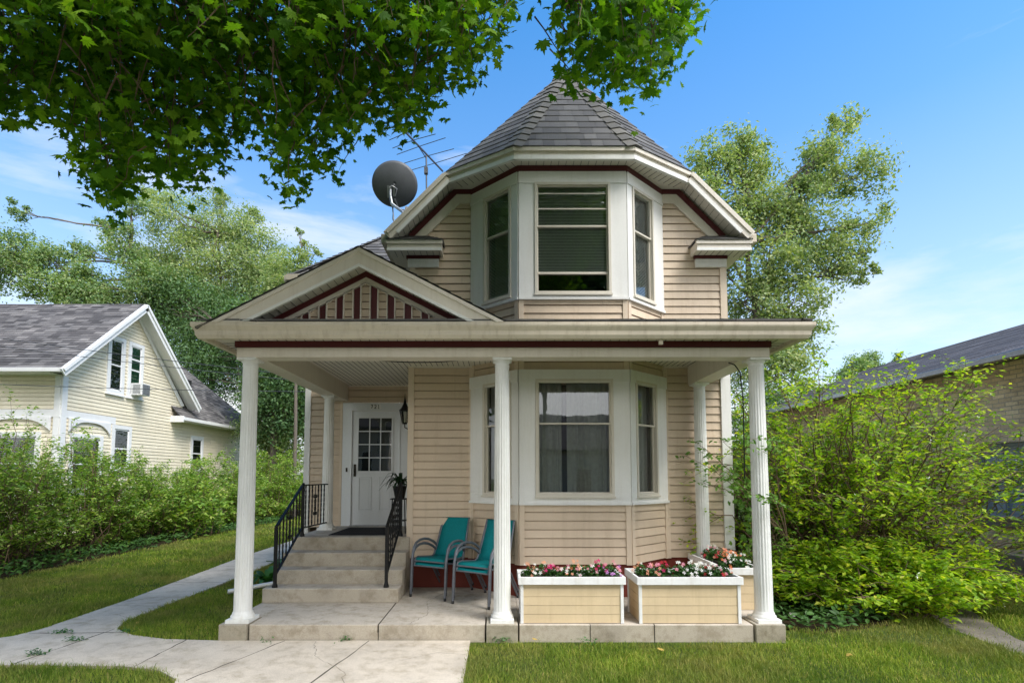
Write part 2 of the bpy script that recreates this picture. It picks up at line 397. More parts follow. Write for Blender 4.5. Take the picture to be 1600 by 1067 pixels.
def shingles(mb, poly3, expo=.14, tab=.30, lift=.011, hint=None, rnd=random):
    """overlapping tabs covering a convex polygon in space; first edge of poly3 is the eave"""
    P = [Vector(p) for p in poly3]
    u = (P[1]-P[0]).normalized(); n = None
    for k in range(2, len(P)):
        n = (P[1]-P[0]).cross(P[k]-P[0])
        if n.length > 1e-5: break
    n.normalize()
    if n.z < 0: n = -n
    v = n.cross(u)
    if v.z < 0: v = -v
    loc = [((p-P[0]).dot(u), (p-P[0]).dot(v)) for p in P]
    W = lambda a, b, d: P[0]+u*a+v*b+n*d
    mb.poly([W(a,b,-.004) for a,b in loc])
    s0, s1 = min(p[0] for p in loc), max(p[0] for p in loc); v1 = max(p[1] for p in loc)
    r = 0; b = min(p[1] for p in loc)
    while b < v1:
        a = s0 - rnd.random()*tab
        while a < s1:
            w = tab*rnd.uniform(.7, 1.25)
            jb = b - rnd.uniform(0, .006)
            c = clip_convex([(a+.002,jb),(a+w-.002,jb),(a+w-.002,b+expo*1.08),(a+.002,b+expo*1.08)], [(x,y-.02 if y < 1e-6 else y) for x,y in loc])
            if len(c) >= 3:
                k = lift*rnd.uniform(.75, 1.25)
                base = len(mb.v)
                vs = [W(p[0], p[1], k*(1-(p[1]-b)/(expo*1.1))+.002) for p in c]
                mb.add(vs, [tuple(range(len(c)))])
                low = [i for i, p in enumerate(c) if abs(p[1]-jb) < 1e-6]
                if len(low) >= 2:
                    i, j = low[0], low[-1]
                    q = [W(c[j][0], jb, -.004), W(c[i][0], jb, -.004)]
                    nb = len(mb.v); mb.v += [tuple(x) for x in q]; mb.f.append((base+i, base+j, nb, nb+1)); mb.sm.append(False)
            a += w
        b += expo; r += 1
def hipcaps(mb, A, B, d1, d2, step=.14, w=.13, lift=.016):
    A = Vector(A); B = Vector(B); t = (B-A); L = t.length; t.normalize(); d1 = Vector(d1).normalized(); d2 = Vector(d2).normalized()
    nn = -(d1+d2); nn = nn - t*nn.dot(t); nn.normalize()
    if nn.z < 0: nn = -nn
    s = 0
    while s < L-step*.3:
        k = random.uniform(.85,1.15); a = A+t*s+nn*lift*1.6*k; b = A+t*min(L, s+step*1.15)+nn*lift*.5
        ww = w*random.uniform(.93,1.05)
        vs = [a, b, a+d1*ww, b+d1*ww, a+d2*ww, b+d2*ww, a-nn*.012, a+d1*ww-nn*.012, a+d2*ww-nn*.012]
        mb.add(vs, [(0,1,3,2),(0,4,5,1),(0,2,7,6),(0,6,8,4)])
        s += step

DENS = 8.5
# ------------------------------------------------------------------ leaves and plants
def rot_basis(nrm, ang):
    nrm = nrm/np.linalg.norm(nrm, axis=1, keepdims=True)
    ref = np.where(np.abs(nrm[:,2:3]) < .9, np.array([[0,0,1.]]), np.array([[1.,0,0]]))
    x = np.cross(nrm, ref); x /= np.linalg.norm(x, axis=1, keepdims=True); y = np.cross(nrm, x)
    c, s = np.cos(ang)[:,None], np.sin(ang)[:,None]
    return x*c+y*s, -x*s+y*c, nrm
def leaves(name, P, Nn, size, tmpl, faces, mat, parent=None, ang=None):
    """one mesh of many small leaves; tmpl (k,3) in leaf space, faces (m,3)"""
    n = len(P)
    if ang is None: ang = RNG.uniform(0, 2*np.pi, n)
    X, Y, Z = rot_basis(Nn, ang); size = np.broadcast_to(size, n)[:,None,None]
    T = np.asarray(tmpl, float)
    V = P[:,None,:] + size*(X[:,None,:]*T[None,:,0:1] + Y[:,None,:]*T[None,:,1:2] + Z[:,None,:]*T[None,:,2:3])
    Fc = np.asarray(faces, int)
    idx = (np.arange(n)*len(T))[:,None,None] + Fc[None]
    return fast_mesh(name, V.reshape(-1,3), idx.reshape(-1), Fc.shape[1], mat, parent)
OVAL = [(-.5,0,0),(-.1,-.24,.05),(.5,0,-.05),(-.1,.24,.05)]; OVAL_F = [(0,1,2,3)]
OVAL6 = [(-.5,0,0),(-.2,-.22,.06),(.2,-.2,.04),(.5,0,-.08),(.2,.2,.04),(-.2,.22,.06),(0,0,-.02)]
OVAL6_F = [(6,0,1),(6,1,2),(6,2,3),(6,3,4),(6,4,5),(6,5,0)]
def maple_tmpl():
    half = [(0,-.42),(.05,-.12),(.22,-.26),(.20,-.14),(.44,-.10),(.33,.0),(.52,.16),(.34,.15),(.36,.28),(.17,.20),(.16,.38),(.08,.36)]
    pts = [(0,-.14)] + half[2:] + [(0,.60)] + [(-x,y) for x,y in half[2:][::-1]]
    v = [(0,0,.0)] + [(x,y,-.35*(x*x)-.28*max(0,y)**2) for x,y in pts]
    n = len(pts); return v, [(0,i+1,(i+1)%n+1) for i in range(n)]
MAPLE, MAPLE_F = maple_tmpl()

def rand_unit(n):
    v = RNG.normal(size=(n,3)); return v/np.linalg.norm(v, axis=1, keepdims=True)
def bez(a, b, c, n):
    a, b, c = Vector(a), Vector(b), Vector(c)
    return [a*(1-t)**2 + b*2*t*(1-t) + c*t*t for t in [i/(n-1) for i in range(n)]]
def wobble(path, amt):
    return [path[0]] + [p+Vector((random.gauss(0,amt), random.gauss(0,amt), random.gauss(0,amt))) for p in path[1:-1]] + [path[-1]]

def tree(name, label, cat, base, fork, blobs, leaf=.16, per=900, mat='treeB', r0=.3, group=None, clus=60, sig=.24, extra_limbs=True):
    """trunk to the fork, limbs to every blob, twigs to leaf clusters spread through each blob"""
    base = Vector(base); fork = Vector(fork)
    t = thing(name, label, cat, base, group)
    L = lambda p: Vector(p)-base
    r0 *= .62; top_ = Vector(max(blobs, key=lambda b: b[0][2]-abs(b[0][0]-fork.x)*.5)[0]); lead = wobble(bez(L(fork), L(fork.lerp(top_,.5))+Vector((.3,0,.2)), L(fork.lerp(top_,.9)), 8), .22)
    tr = MB(); tr.tube(lead, [r0*k for k in (.95,.8,.66,.52,.4,.28,.18,.08)], 7); tr.tube(wobble(bez(L(base), L(base).lerp(L(fork), .5)+Vector((random.uniform(-.3,.3),0,0)), L(fork), 6), r0*.12), [r0*1.25,r0*1.05,r0*.95,r0*.85,r0*.78,r0*.7], 9)
    tr.build('trunk', 'bark', t)
    br = MB(); PL = []; NL = []
    for (c, rad) in blobs:
        c = Vector(c); mid = fork.lerp(c, .5)+Vector((random.uniform(-.5,.5), random.uniform(-.5,.5), -abs(c.z-fork.z)*.08))
        zc = L(c).z; cand = [k for k in range(6) if lead[k].z < zc-rad*.2] or [0]; st_ = lead[cand[-1] if random.random() < .5 else random.choice(cand)]
        mid = st_+Vector(base) if False else (st_.lerp(L(c), .5)+Vector((random.uniform(-.3,.3), random.uniform(-.3,.3), -.06*(L(c)-st_).length)))
        path = wobble(bez(st_, mid, L(c), 7), .08*rad)
        br.tube(path, [r0*k for k in (.42,.36,.30,.24,.18,.12,.07)], 6)
        n = int(DENS*per*(rad/2)**2); nc = max(6, int(clus*(rad/2)**1.6))
        dirs = rand_unit(nc); rr = rad*RNG.uniform(.35, 1.05, nc)**.7
        C = np.array(c) + dirs*rr[:,None]*np.array([1,1,.95])
        for q in C[:: max(1, nc//14)]:
            q = Vector(q); s = Vector(path[random.randint(3,6)])
            e = L(q); br.tube(wobble(bez(s, s.lerp(e,.5)+Vector((0,0,-.12*rad)), e, 4), .05*rad), [r0*.12,r0*.085,r0*.05,r0*.02], 4, False)
        w = RNG.integers(0, nc, n)
        sg = sig*rad*RNG.uniform(.6, 1.3, nc)[w][:,None]
        P = C[w] + RNG.normal(size=(n,3))*sg*np.array([1,1,.85])
        PL.append(P-np.array(base)); nn = rand_unit(n)*.9 + np.array([0,0,.7]) + (P-np.array(c))/rad*.35; NL.append(nn)
    br.build('limbs', 'bark', t)
    P = np.concatenate(PL); NN = np.concatenate(NL)
    leaves('crown', P, NN, leaf*RNG.uniform(.6,1.25,len(P)), OVAL, OVAL_F, mat, t)
    return t

def shrub(name, label, cat, base, rx, ry, h, stems=40, per=70, leaf=.05, mat='hedge', group=None, spread=.25, lean=(0,0), droop=.25, r=.012, flowers=0, low=.15, upright=.0, stemn=2):
    base = Vector(base); t = thing(name, label, cat, base, group)
    st = MB(); PL = []; NL = []
    for i in range(stems):
        a = random.uniform(0, 2*math.pi); q = random.random()**.5
        s = Vector((math.cos(a)*rx*spread*q, math.sin(a)*ry*spread*q, 0))
        a2 = a+random.gauss(0,.5); k = random.random()**.55*(1-upright)
        hh = h*random.uniform(.62,1.0)*(1-.42*k*k)
        if random.random() < .22: hh *= random.uniform(.35,.75); k = min(1, k+.2)
        e = Vector((math.cos(a2)*rx*k+lean[0]*hh/h, math.sin(a2)*ry*k+lean[1]*hh/h, hh))
        m = s.lerp(e,.42)+Vector((0,0,hh*droop))
        path = wobble(bez(s, m, e, 9), .02*h)
        st.tube(path, [r*(1-.85*j/8)+.0015 for j in range(9)], 4, False)
        # side twigs carrying leaves
        for j in range(random.randint(7,11)):
            f = random.uniform(low, 1); ii = min(7, int(f*8)); p = path[ii].lerp(path[ii+1], f*8-ii)
            d = (path[ii+1]-path[ii]).normalized(); o = Vector((random.gauss(0,1), random.gauss(0,1), random.gauss(.15,.6))).normalized()
            tl = h*random.uniform(.08,.2); q2 = p+(o*.8+d*.5)*tl - Vector((0,0,tl*.2))
            st.tube([p, p.lerp(q2,.5)+Vector((0,0,tl*.12)), q2], [r*.28,r*.2,r*.08], 3, False)
            n = max(3, per//9)
            tt = np.linspace(.15,1.05,n)[:,None]
            P = np.array(p)*(1-tt)+np.array(q2)*tt + np.array([0,0,tl*.12])*(4*tt*(1-tt))*.5 + RNG.normal(size=(n,3))*leaf*.45
            PL.append(P); NL.append(rand_unit(n)*.6+np.array([0,0,.9]))
    st.build('stems', 'stem', t)
    P = np.concatenate(PL); NN = np.concatenate(NL); P[:,2] = np.maximum(P[:,2], .02)
    leaves('foliage', P, NN, leaf*RNG.uniform(.6,1.3,len(P)), OVAL, OVAL_F, mat, t)
    if flowers:
        idx = RNG.choice(len(P), flowers); q = P[idx]+np.array([0,0,.02])
        q = np.repeat(q, 5, 0)+RNG.normal(size=(flowers*5,3))*.015
        leaves('blossoms', q, rand_unit(len(q))+np.array([0,-.5,1]), .028, OVAL, OVAL_F, 'petal_white', t)
    return t

def split_parts(mb, per=1):
    """one builder per run of `per` shapes"""
    out = []; mk = mb.mark+[(len(mb.v), len(mb.f))]
    for i in range(0, len(mb.mark), per):
        (v0,f0), (v1,f1) = mk[i], mk[min(i+per, len(mb.mark))]
        q = MB(); q.v = mb.v[v0:v1]; q.f = [tuple(k-v0 for k in f) for f in mb.f[f0:f1]]; q.sm = mb.sm[f0:f1]; out.append(q)
    return out
SUNEL,SUNAZ,SUNE,SUNANG,SKYS,SKYV,CLOUDF,BACKFILL,CLOC, HAZE = 56,132,5.0,28,.15,2.15,8.4,34.0,(0,0,0),6.6
# ================================================================== SETTING
def sheet(name, pts, z, mat, kind='structure'):
    mb = MB(); mb.poly([(x,y,z) for x,y in pts]); o = mb.build(name, mat); return tag(o, kind=kind)
g = sheet('ground', [(-250,-250),(250,-250),(250,250),(-250,250)], 0, 'earth')
WALK = [(-.30,-3),(-.30,5.47),(-2.9,5.47),(-3.5,5.52),(-3.95,5.66),(-4.28,5.88),(-4.42,6.2),(-4.40,9.1),(-4.58,12),(-4.7,22),
        (-5.6,22),(-5.45,11.1),(-5.14,7.2),(-5.12,5.9),(-5.2,5.62),(-5.5,5.42),(-6.2,5.35),(-12,5.3),(-12,4.6),(-4.5,4.78),(-3.4,4.75),(-3.0,4.65),(-2.72,4.45),(-2.58,4.15),(-2.5,3.6),(-2.5,-3)]
mb = MB(); mb.slab([(x,y,-.02) for x,y in WALK], (0,0,.045)); tag(mb.build('front_walk', 'walk'), kind='structure')
mb = MB()
for a, b in (((-3.28,4.74),(-3.27,5.50)), ((-2.62,4.42),(-2.23,5.46)), ((-.31,4.0),(-2.5,4.0)), ((-4.42,4.78),(-4.30,5.88)), ((-5.12,5.72),(-4.10,5.75)),
             ((-1.35,5.46),(-1.62,4.0)), ((-5.12,6.9),(-4.42,6.9)), ((-5.25,8.4),(-4.41,8.4)), ((-5.35,9.9),(-4.44,9.9)), ((-5.45,11.4),(-4.55,11.4))):
    pa = Vector((*a,.0255)); pb = Vector((*b,.0255)); d = (pb-pa); nn = Vector((-d.y,d.x,0)).normalized()
    k = 9; L = [pa+d*(i/k)+nn*random.uniform(-.008,.008) for i in range(k+1)]
    for i in range(k):
        w = random.uniform(.004,.009); mb.poly([L[i]-nn*w, L[i+1]-nn*w, L[i+1]+nn*w, L[i]+nn*w])
tag(mb.build('walk_joints', 'joint'), kind='structure')
sheet('street', [(-250,-15),(250,-15),(250,-6),(-250,-6)], .004, 'asphalt')
sheet('gravel_path', [(5.45,3),(5.0,4.6),(5.12,6.0),(5.85,7.6),(7.1,9.6),(7.5,9.4),(6.3,7.2),(5.5,5.6),(5.42,4.6),(5.85,3)], .006, 'gravel')
sheet('hedge_bed', [(-8.0,5.5),(-8.35,9),(-8.4,14),(-8.0,20),(-11,22),(-11,5.5)], .006, 'bed')
sheet('shrub_bed', [(3.1,6.0),(3.5,5.75),(4.6,6.1),(6.0,7.6),(7.0,9.6),(4.5,11),(3.3,9)], .005, 'bed')

# porch slab of concrete, with its three piers
tag_s = lambda o: tag(o, kind='structure')
mb = MB(); mb.box(-2.615,-1.27,5.49,8.86,-.1,.18); mb.box(-1.262,-.15,5.49,7.30,-.1,.18); mb.box(.21,2.66,5.492,7.3,-.1,.178); mb.box(-.15,.21,5.80,7.3,-.1,.179)
mb.box(-2.92,-2.615,5.80,6.5,-.1,.179); mb.box(2.66,2.98,5.80,7.29,-.1,.179)
tag_s(mb.build('porch_slab', 'conc', bevel=.008))
mb = MB()
for x0, x1 in ((-2.925,-2.632),(-.135,.195),(2.675,2.985)): mb.box(x0,x1,5.468,5.80,-.1,.185)
tag_s(mb.build('porch_piers', 'pier', bevel=.008))
mb = MB()
for x in (-1.266,): mb.box(x-.003,x+.003,5.486,6.4,.1,.1815)
mb.box(.95,.956,5.488,5.53,0,.180); mb.box(1.62,1.628,5.488,5.53,0,.180)
tag_s(mb.build('slab_joints', 'joint'))

# concrete steps
mb = MB()
def crack(pts, z, w=.0018, jit=.018):
    P = []
    for a, b in zip(pts, pts[1:]):
        for i in range(9): t = i/9; P.append(Vector((a[0]+(b[0]-a[0])*t+random.gauss(0,jit*.5), a[1]+(b[1]-a[1])*t+random.gauss(0,jit*.5), z)))
    P.append(Vector((*pts[-1],z)))
    for a, b in zip(P, P[1:]):
        n = Vector((a.y-b.y,b.x-a.x,0)).normalized()*w*random.uniform(.5,1.3); mb.poly([a-n,b-n,b+n,a+n])
crack([(-1.9,5.44),(-1.75,5.0),(-1.35,4.6),(-1.2,4.1)],.0262); crack([(-4.4,6.3),(-4.7,6.45),(-5.12,6.4)],.0262); crack([(-.9,4.9),(-.6,5.1),(-.32,5.05)],.0262,.002); crack([(-5.15,7.6),(-4.8,7.75),(-4.41,7.7)],.0262)
crack([(-.95,5.5),(-.8,5.9),(-.9,6.5),(-.7,7.0)],.1812,.002); crack([(-2.6,5.95),(-2.2,6.05),(-1.9,6.35)],.1815,.0015)
tag_s(mb.build('concrete_cracks', 'joint'))
steps = thing('concrete_steps', 'four weathered concrete steps rising to the front door landing', 'steps', (-2.08,6.4,.18))
mb = MB()
for i in range(4):
    mb.box(-2.905+.004*i,-1.235-.006*i,6.40+.28*i,(6.40+.28*(i+1)) if i < 3 else 8.858,.181,.18+.175*(i+1))
o = mb.build('step', 'conc', bevel=.012); o.name = 'concrete_steps_body'; o.parent = steps; o.location = (2.08,-6.4,-.18); o.name = 'steps_block'

# ================================================================== HOUSE
house = thing('house', 'two-storey tan sided house with conical turret roof and columned front porch', 'house', (.98,7.3,0))
HO = Vector((.98,7.3,0))
def hb(mb, name, mat, parent=None, **k):
    """link a mesh given in world coordinates under the house (or a part of it)"""
    o = mb.build(name, mat, parent or house, **k)
    if parent is None: o.location = -HO
    return o
def hbs(mb, name, mat, per=1, **k):
    """every shape of mb becomes a part of its own"""
    return [hb(q, name, mat, **k) for q in split_parts(mb, per)]
FR = frame((0,7.30,0),(1,0,0),(0,-1,0))          # main front wall, a = world x
FD = frame((0,8.86,0),(1,0,0),(0,-1,0))          # recessed door wall
XC = .985; BF = 6.72
A0, A1, A2, A3 = (XC-1.375,7.30), (XC-.72,BF), (XC+.72,BF), (XC+1.375,7.30)
def seg(p, q):
    p = Vector((*p,0)); q = Vector((*q,0)); u = (q-p); L = u.length; u.normalize(); n = Vector((u.y,-u.x,0))
    return frame(p,u,n), L
FB = [seg(A0,A1), seg(A1,A2), seg(A2,A3)]
ZS, ZC = .18, 3.30                                  # slab top, porch ceiling
SB = .595                                           # bottom of siding

# siding
def wall_piece(fr, poly, name='wall', mat='siding', **k):
    mb = MB(); siding(mb, fr, poly, **k); return hb(mb, name, mat)
wall_piece(FR, [(-1.27,SB),(A0[0],SB),(A0[0],ZC+.02),(-1.27,ZC+.02)])
wall_piece(FR, [(A3[0],SB),(3.27,SB),(3.27,3.95),(A3[0],3.95)])
wall_piece(FD, [(-3.30,.86),(-2.70,.86),(-2.70,5.1),(-3.30,5.1)], z0=.86)
wall_piece(FD, [(-2.70,3.0),(-1.27,3.0),(-1.27,3.5),(-2.70,3.5)], z0=2.99)
for fr, L in FB:
    wall_piece(fr, [(0,SB),(L,SB),(L,1.39),(0,1.39)]); wall_piece(fr, [(0,3.125),(L,3.125),(L,ZC+.02),(0,ZC+.02)]); wall_piece(fr, [(0,3.78),(L,3.78),(L,4.10),(0,4.10)])
# upper gable wall
GZ = lambda dx: 5.83-1.04*(dx-1.63)
wall_piece(FR, [(-1.27,3.6),(3.24,3.6),(3.24,GZ(2.255)),(XC+1.63,5.83),(XC-1.63,5.83),(-1.27,GZ(2.255))], z0=3.62)
# house side walls and back
for x, sgn, y0, y1, z1 in ((3.27,1,7.3,17,5.0),(-3.33,-1,8.86,17,5.02),(-1.27,-1,7.3,8.86,5.0)):
    wall_piece(frame((x,0,0),(0,1,0),(sgn,0,0)), [(y0,SB if x != -1.27 else .88),(y1,SB),(y1,z1),(y0,z1)], lift=.014)
mb = MB(); mb.box(-3.31,3.25,16.98,17.0,0,5); mb.poly([(-1.27,16.99,5),(3.24,16.99,5),(XC,16.99,7.3)]); hb(mb, 'back_wall', 'siding_corner')
# foundation
mb = MB(); mb.box(-1.25,A0[0],7.306,7.4,0,SB); mb.box(A3[0],3.25,7.306,7.4,0,SB); mb.box(3.15,3.25,7.41,17,0,SB); mb.box(-3.31,-3.2,8.9,17,0,SB)
for fr, L in FB: mb.fbox(fr, .002, L-.002, 0, SB+.01, -.06, -.006)
hbs(mb, 'foundation', 'foundation')
# corner boards and trims
mb = MB()
mb.box(-1.30,-1.215,7.272,7.36,ZS if False else SB-.01,ZC); mb.box(-1.30,-1.22,7.28,7.36,3.6,4.80)
mb.box(3.20,3.295,7.272,7.36,3.5,4.79)
mb.fbox(FR, A0[0]-.045,A0[0]-.005,SB-.01,ZC,.0,.030); mb.fbox(FR, A3[0]+.005,A3[0]+.045,SB-.01,ZC,.0,.030)
for (fr, L), (z0, z1) in [(f, z) for f in FB for z in ((SB-.01,1.385),(3.13,ZC),(3.75,4.09))]:
    mb.fbox(fr, -.004 if fr is FB[1][0] else .0, .062, z0, z1, .0, .028 if fr is FB[1][0] else .026); mb.fbox(fr, L-.062, L+.004 if fr is FB[1][0] else L, z0, z1, .0, .028 if fr is FB[1][0] else .026)
mb.fbox(FD, -2.745,-2.705,.88,3.35,.0,.03)
hbs(mb, 'corner_board', 'siding_corner')
mb = MB(); mb.box(3.16,3.30,7.262,7.38,SB-.2,3.5); hb(mb, 'corner_board', 'white', bevel=.004)
mb = MB(); mb.box(-3.36,-3.26,8.83,8.93,.3,5.0); hb(mb, 'corner_board', 'white', bevel=.004)

# ---------------- windows
def drape(mb, fr, s0, s1, z0, z1, d, folds, amp=.014, gaps=()):
    n = 60; pts = []
    for i in range(n+1):
        s = s0+(s1-s0)*i/n; pts.append((s, d+amp*math.sin(i/n*folds*math.pi*2)+amp*.4*math.sin(i*1.7)))
    for i in range(n):
        (a, da), (b, db) = pts[i], pts[i+1]
        if any(g0 < (a-s0)/(s1-s0) < g1 for g0, g1 in gaps): continue
        mb.add([fr(a,z0,da),fr(b,z0,db),fr(b,z1,db),fr(a,z1,da)], [(0,1,2,3)], True)
def window(fr, s0, s1, z0, z1, zm, hang='curtain', parent=None, sash='sash', depth=-.02, extra=None, lab=None, gaps=()):
    """s0..s1, z0..z1 is the visible glass"""
    f = .045; w = MB()
    for a0,a1,b0,b1 in ((s0-f,s0-.012,z0-f,z1+f),(s1+.012,s1+f,z0-f,z1+f),(s0-.012,s1+.012,z1+.012,z1+f),(s0-.012,s1+.012,z0-f,z0-.012)):
        w.fbox(fr,a0,a1,b0,b1,-.06,.048)
    w.fbox(fr, s0-f-.01, s1+f+.01, z0-f-.025, z0-f, -.02, .066)
    win = hb(w, 'window', sash) if parent is None else w.build('window', sash, parent)
    def sub(m, n, mt): return m.build(n, mt, win)
    for (b0,b1,d0,d1) in ((zm-.002,z1+.014,-.02,.020),(z0-.014,zm+.024,-.045,-.005)):
        m = MB(); e = .016
        m.fbox(fr,s0-.013,s0+e*.35,b0,b1,d0,d1); m.fbox(fr,s1-e*.35,s1+.013,b0,b1,d0,d1)
        m.fbox(fr,s0,s1,b1-e,b1,d0,d1-.001); m.fbox(fr,s0,s1,b0,b0+e*1.3,d0,d1-.001); sub(m,'sash',sash)
    m = MB(); m.poly([fr(s0,zm,0),fr(s1,zm,0),fr(s1,z1,0),fr(s0,z1,0)]); sub(m,'pane','glass')
    m = MB(); m.poly([fr(s0,z0,-.025),fr(s1,z0,-.025),fr(s1,zm+.02,-.025),fr(s0,zm+.02,-.025)]); sub(m,'pane','glass')
    m = MB(); m.fbox(fr,s0-.04,s1+.04,z0-.04,z1+.04,-.42,-.40)
    m.fbox(fr,s0-.05,s0-.04,z0-.04,z1+.04,-.42,-.05); m.fbox(fr,s1+.04,s1+.05,z0-.04,z1+.04,-.42,-.05); sub(m,'reveal','dark')
    if hang == 'curtain':
        m = MB(); drape(m, fr, s0-.03, s1+.03, z0-.02, z1+.02, -.13, 13, gaps=gaps); sub(m,'curtain','curtain')
    elif hang == 'blind':
        m = MB(); zb = z0+(z1-z0)*(extra or .17); z = z1
        while z > zb:
            m.poly([fr(s0-.02,z,-.062),fr(s1+.02,z,-.062),fr(s1+.02,z-.019,-.050),fr(s0-.02,z-.019,-.050)]); z -= .021
        m.fbox(fr,s0-.02,s1+.02,zb-.03,zb-.008,-.07,-.05); sub(m,'blind','blind')
    if lab: win['label'] = lab
    return win
def casing(fr, L, z0, z1, s0, s1, g0, g1, lowlip=True):
    """white boards filling a bay face around the window opening"""
    w = MB(); o = .047
    w.fbox(fr,-.003,s0-o,z0,z1,-.05,.034); w.fbox(fr,s1+o,L+.003,z0,z1,-.05,.034)
    w.fbox(fr,s0-o,s1+o,z0,g0-o,-.05,.036); w.fbox(fr,s0-o,s1+o,g1+o,z1,-.05,.036)
    w.fbox(fr,-.006,L+.006,z0-.03,z0+.004,-.03,.052)
    w.fbox(fr,-.005,L+.005,z1-.165,z1-.001,-.02,.046)
    hb(w,'window_casing','white')
t0, t1 = .18, .66
for lo in (True, False):
    z0, z1 = (1.384,3.127) if lo else (4.095,5.83)
    g0, g1, zm = (1.512,2.955,2.405) if lo else (4.19,5.63,5.07)
    for k, (fr, L) in enumerate(FB):
        if k == 1: s0, s1 = L/2-.465, L/2+.465
        elif k == 0: s0, s1 = L*(1-t1), L*(1-t0)
        else: s0, s1 = L*t0, L*t1
        casing(fr, L, z0, z1, s0, s1, g0, g1)
        if k == 1 and not lo:
            w = window(fr,s0,s1,g0,g1,zm,'blind',extra=.20,lab='large upper bay window with half-raised blind')
            m = MB(); m.fbox(fr,s0,s1,g0+.235,g0+.262,-.02,.006); m.build('storm_rail','sash',w)
            m = MB(); m.fbox(fr,s0,s1,zm+.245,zm+.262,.0,.008); m.fbox(fr,s0,s1,g1-.10,g1-.085,.0,.006); m.build('muntin','sash',w)
        elif k == 1: window(fr,s0,s1,g0,g1,zm,'curtain',lab='large lower bay window with sheer curtains',gaps=((.34,.40),))
        else: window(fr,s0,s1,g0,g1,zm,'blind' if not lo else 'curtain', extra=.05)

# red band and turret soffit/fascia
def poly_band(name, mat, pts, z0, z1, d0, d1):
    mb = MB()
    for i in range(len(pts)-1):
        fr, L = seg(pts[i], pts[i+1]); mb.fbox(fr, -d1*.35, L+d1*.35, z0, z1, d0, d1)
    return hb(mb, name, mat)
poly_band('red_band', 'red', [A0,A1,A2,A3], 5.826, 5.905, .0, .05)
E0, E1, E2, E3 = (XC-1.72,7.05), (XC-.79,6.49), (XC+.79,6.49), (XC+1.72,7.05)
ZE0, ZE1 = 5.885, 6.02
mb = MB()      # turret soffit with grooves
mb.poly([(*E0,5.906),(*E1,5.906),(*E2,5.906),(*E3,5.906),(XC+1.72,7.35,5.906),(XC-1.72,7.35,5.906)])
sof = hb(mb, 'soffit', 'soffit')
def grooves(mb, p, q, inward, ln, step=.10, z=None, w=.004, t=.004, down=Vector((0,0,-1))):
    p = Vector(p); q = Vector(q); inward = Vector(inward).normalized(); u = (q-p); n = int(u.length/step); u.normalize()
    for i in range(1, n+1):
        a = p+u*step*i; b = a+inward*ln
        mb.slab([a-u*w/2,a+u*w/2,b+u*w/2,b-u*w/2], down*t)
gr = MB()
for a, b in ((E0,E1),(E1,E2),(E2,E3)):
    fr, L = seg(a,b); grooves(gr, fr(0,5.905,-.02), fr(L,5.905,-.02), fr(0,0,-1)-fr(0,0,0), .20)
gr.build('groove', 'joint', sof)
mb = MB(); rim = MB()
for a, b in ((E0,E1),(E1,E2),(E2,E3)):
    fr, L = seg(a,b); mb.fbox(fr,-.004,L+.004,ZE0,ZE1-.03,-.03,.0); mb.fbox(fr,-.012,L+.012,ZE1-.04,ZE1+.012,-.03,.028); rim.fbox(fr,-.006,L+.006,ZE0-.012,ZE0+.045,-.032,.012)
hb(mb, 'turret_fascia', 'cream'); hb(rim, 'turret_trim', 'white')

# turret roof
AP = Vector((XC+.05,7.62,8.03)); ZR = 6.035
e = [Vector((XC-1.74,7.03,ZR)), Vector((XC-.80,6.46,ZR)), Vector((XC+.80,6.46,ZR)), Vector((XC+1.74,7.03,ZR))]
GRZ = lambda dx: ZR-1.04*(dx-1.74)
RZ = GRZ(0)
roof = MB()
for i in range(3): shingles(roof, [e[i], e[i+1], AP], .165, .21, .010)
bk = Vector((XC,8.4,GRZ(0)))
shingles(roof, [e[3], bk, AP], .165, .21, .010); shingles(roof, [bk, e[0], AP], .165, .21, .010)
turret = hb(roof, 'turret_roof', 'shingle')
cp = MB()
for i in (1, 2):
    for_dir = (e[i]-AP).normalized()
    d1 = (e[i-1]-e[i]); d1 = d1-for_dir*d1.dot(for_dir); d2 = (e[i+1]-e[i]); d2 = d2-for_dir*d2.dot(for_dir)
    hipcaps(cp, e[i], AP, d1, d2, .165, .13, .015)
cp.build('hip_caps', 'hipcap', turret)
# main gable roof behind the turret
mg = MB(); DX = 2.56; YB = 17.3
def rp(dx, y, s=1): return Vector((XC+s*dx, y, GRZ(abs(dx))))
for s in (1,-1):
    shingles(mg, [rp(DX,7.03,s), rp(DX,YB,s), rp(0,YB,s), rp(0,7.6,s), rp(1.74,7.03,s)], .14, .32)
main_roof = hb(mg, 'main_roof', 'shingle')
mb = MB()
for s in (1,-1):
    a, b = Vector((XC+s*DX,7.02,GRZ(DX)-.085)), Vector((XC+s*1.735,7.02,GRZ(1.735)-.085))
    mb.beam(a, b, .035, .145, (0,-.0,1))
    a2, b2 = Vector((XC+s*DX,7.0,GRZ(DX)-.045)), Vector((XC+s*1.735,7.0,GRZ(1.735)-.045)); mb.beam(a2, b2, .03, .05)
hbs(mb, 'rake_board', 'cream', 2)
mb = MB()
for s in (1,-1):
    mb.beam((XC+s*(DX-.14),7.012,GRZ(DX-.14)-.185), (XC+s*1.70,7.012,GRZ(1.70)-.185), .03, .05)
hbs(mb, 'rake_trim', 'white')
mb = MB(); gr = MB()
for s in (1,-1):
    p = [Vector((XC+s*x,y,GRZ(x)-.175)) for x,y in ((DX,7.03),(1.70,7.03),(1.70,7.33),(DX,7.33))]; mb.poly(p)
    n = Vector((s*1.04,0,1)).normalized(); grooves(gr, p[0]-n*.002, p[1]-n*.002, (0,1,0), .3, .10, down=-n)
so = hbs(mb, 'rake_soffit', 'soffit')[0]; gr.build('groove', 'joint', so)
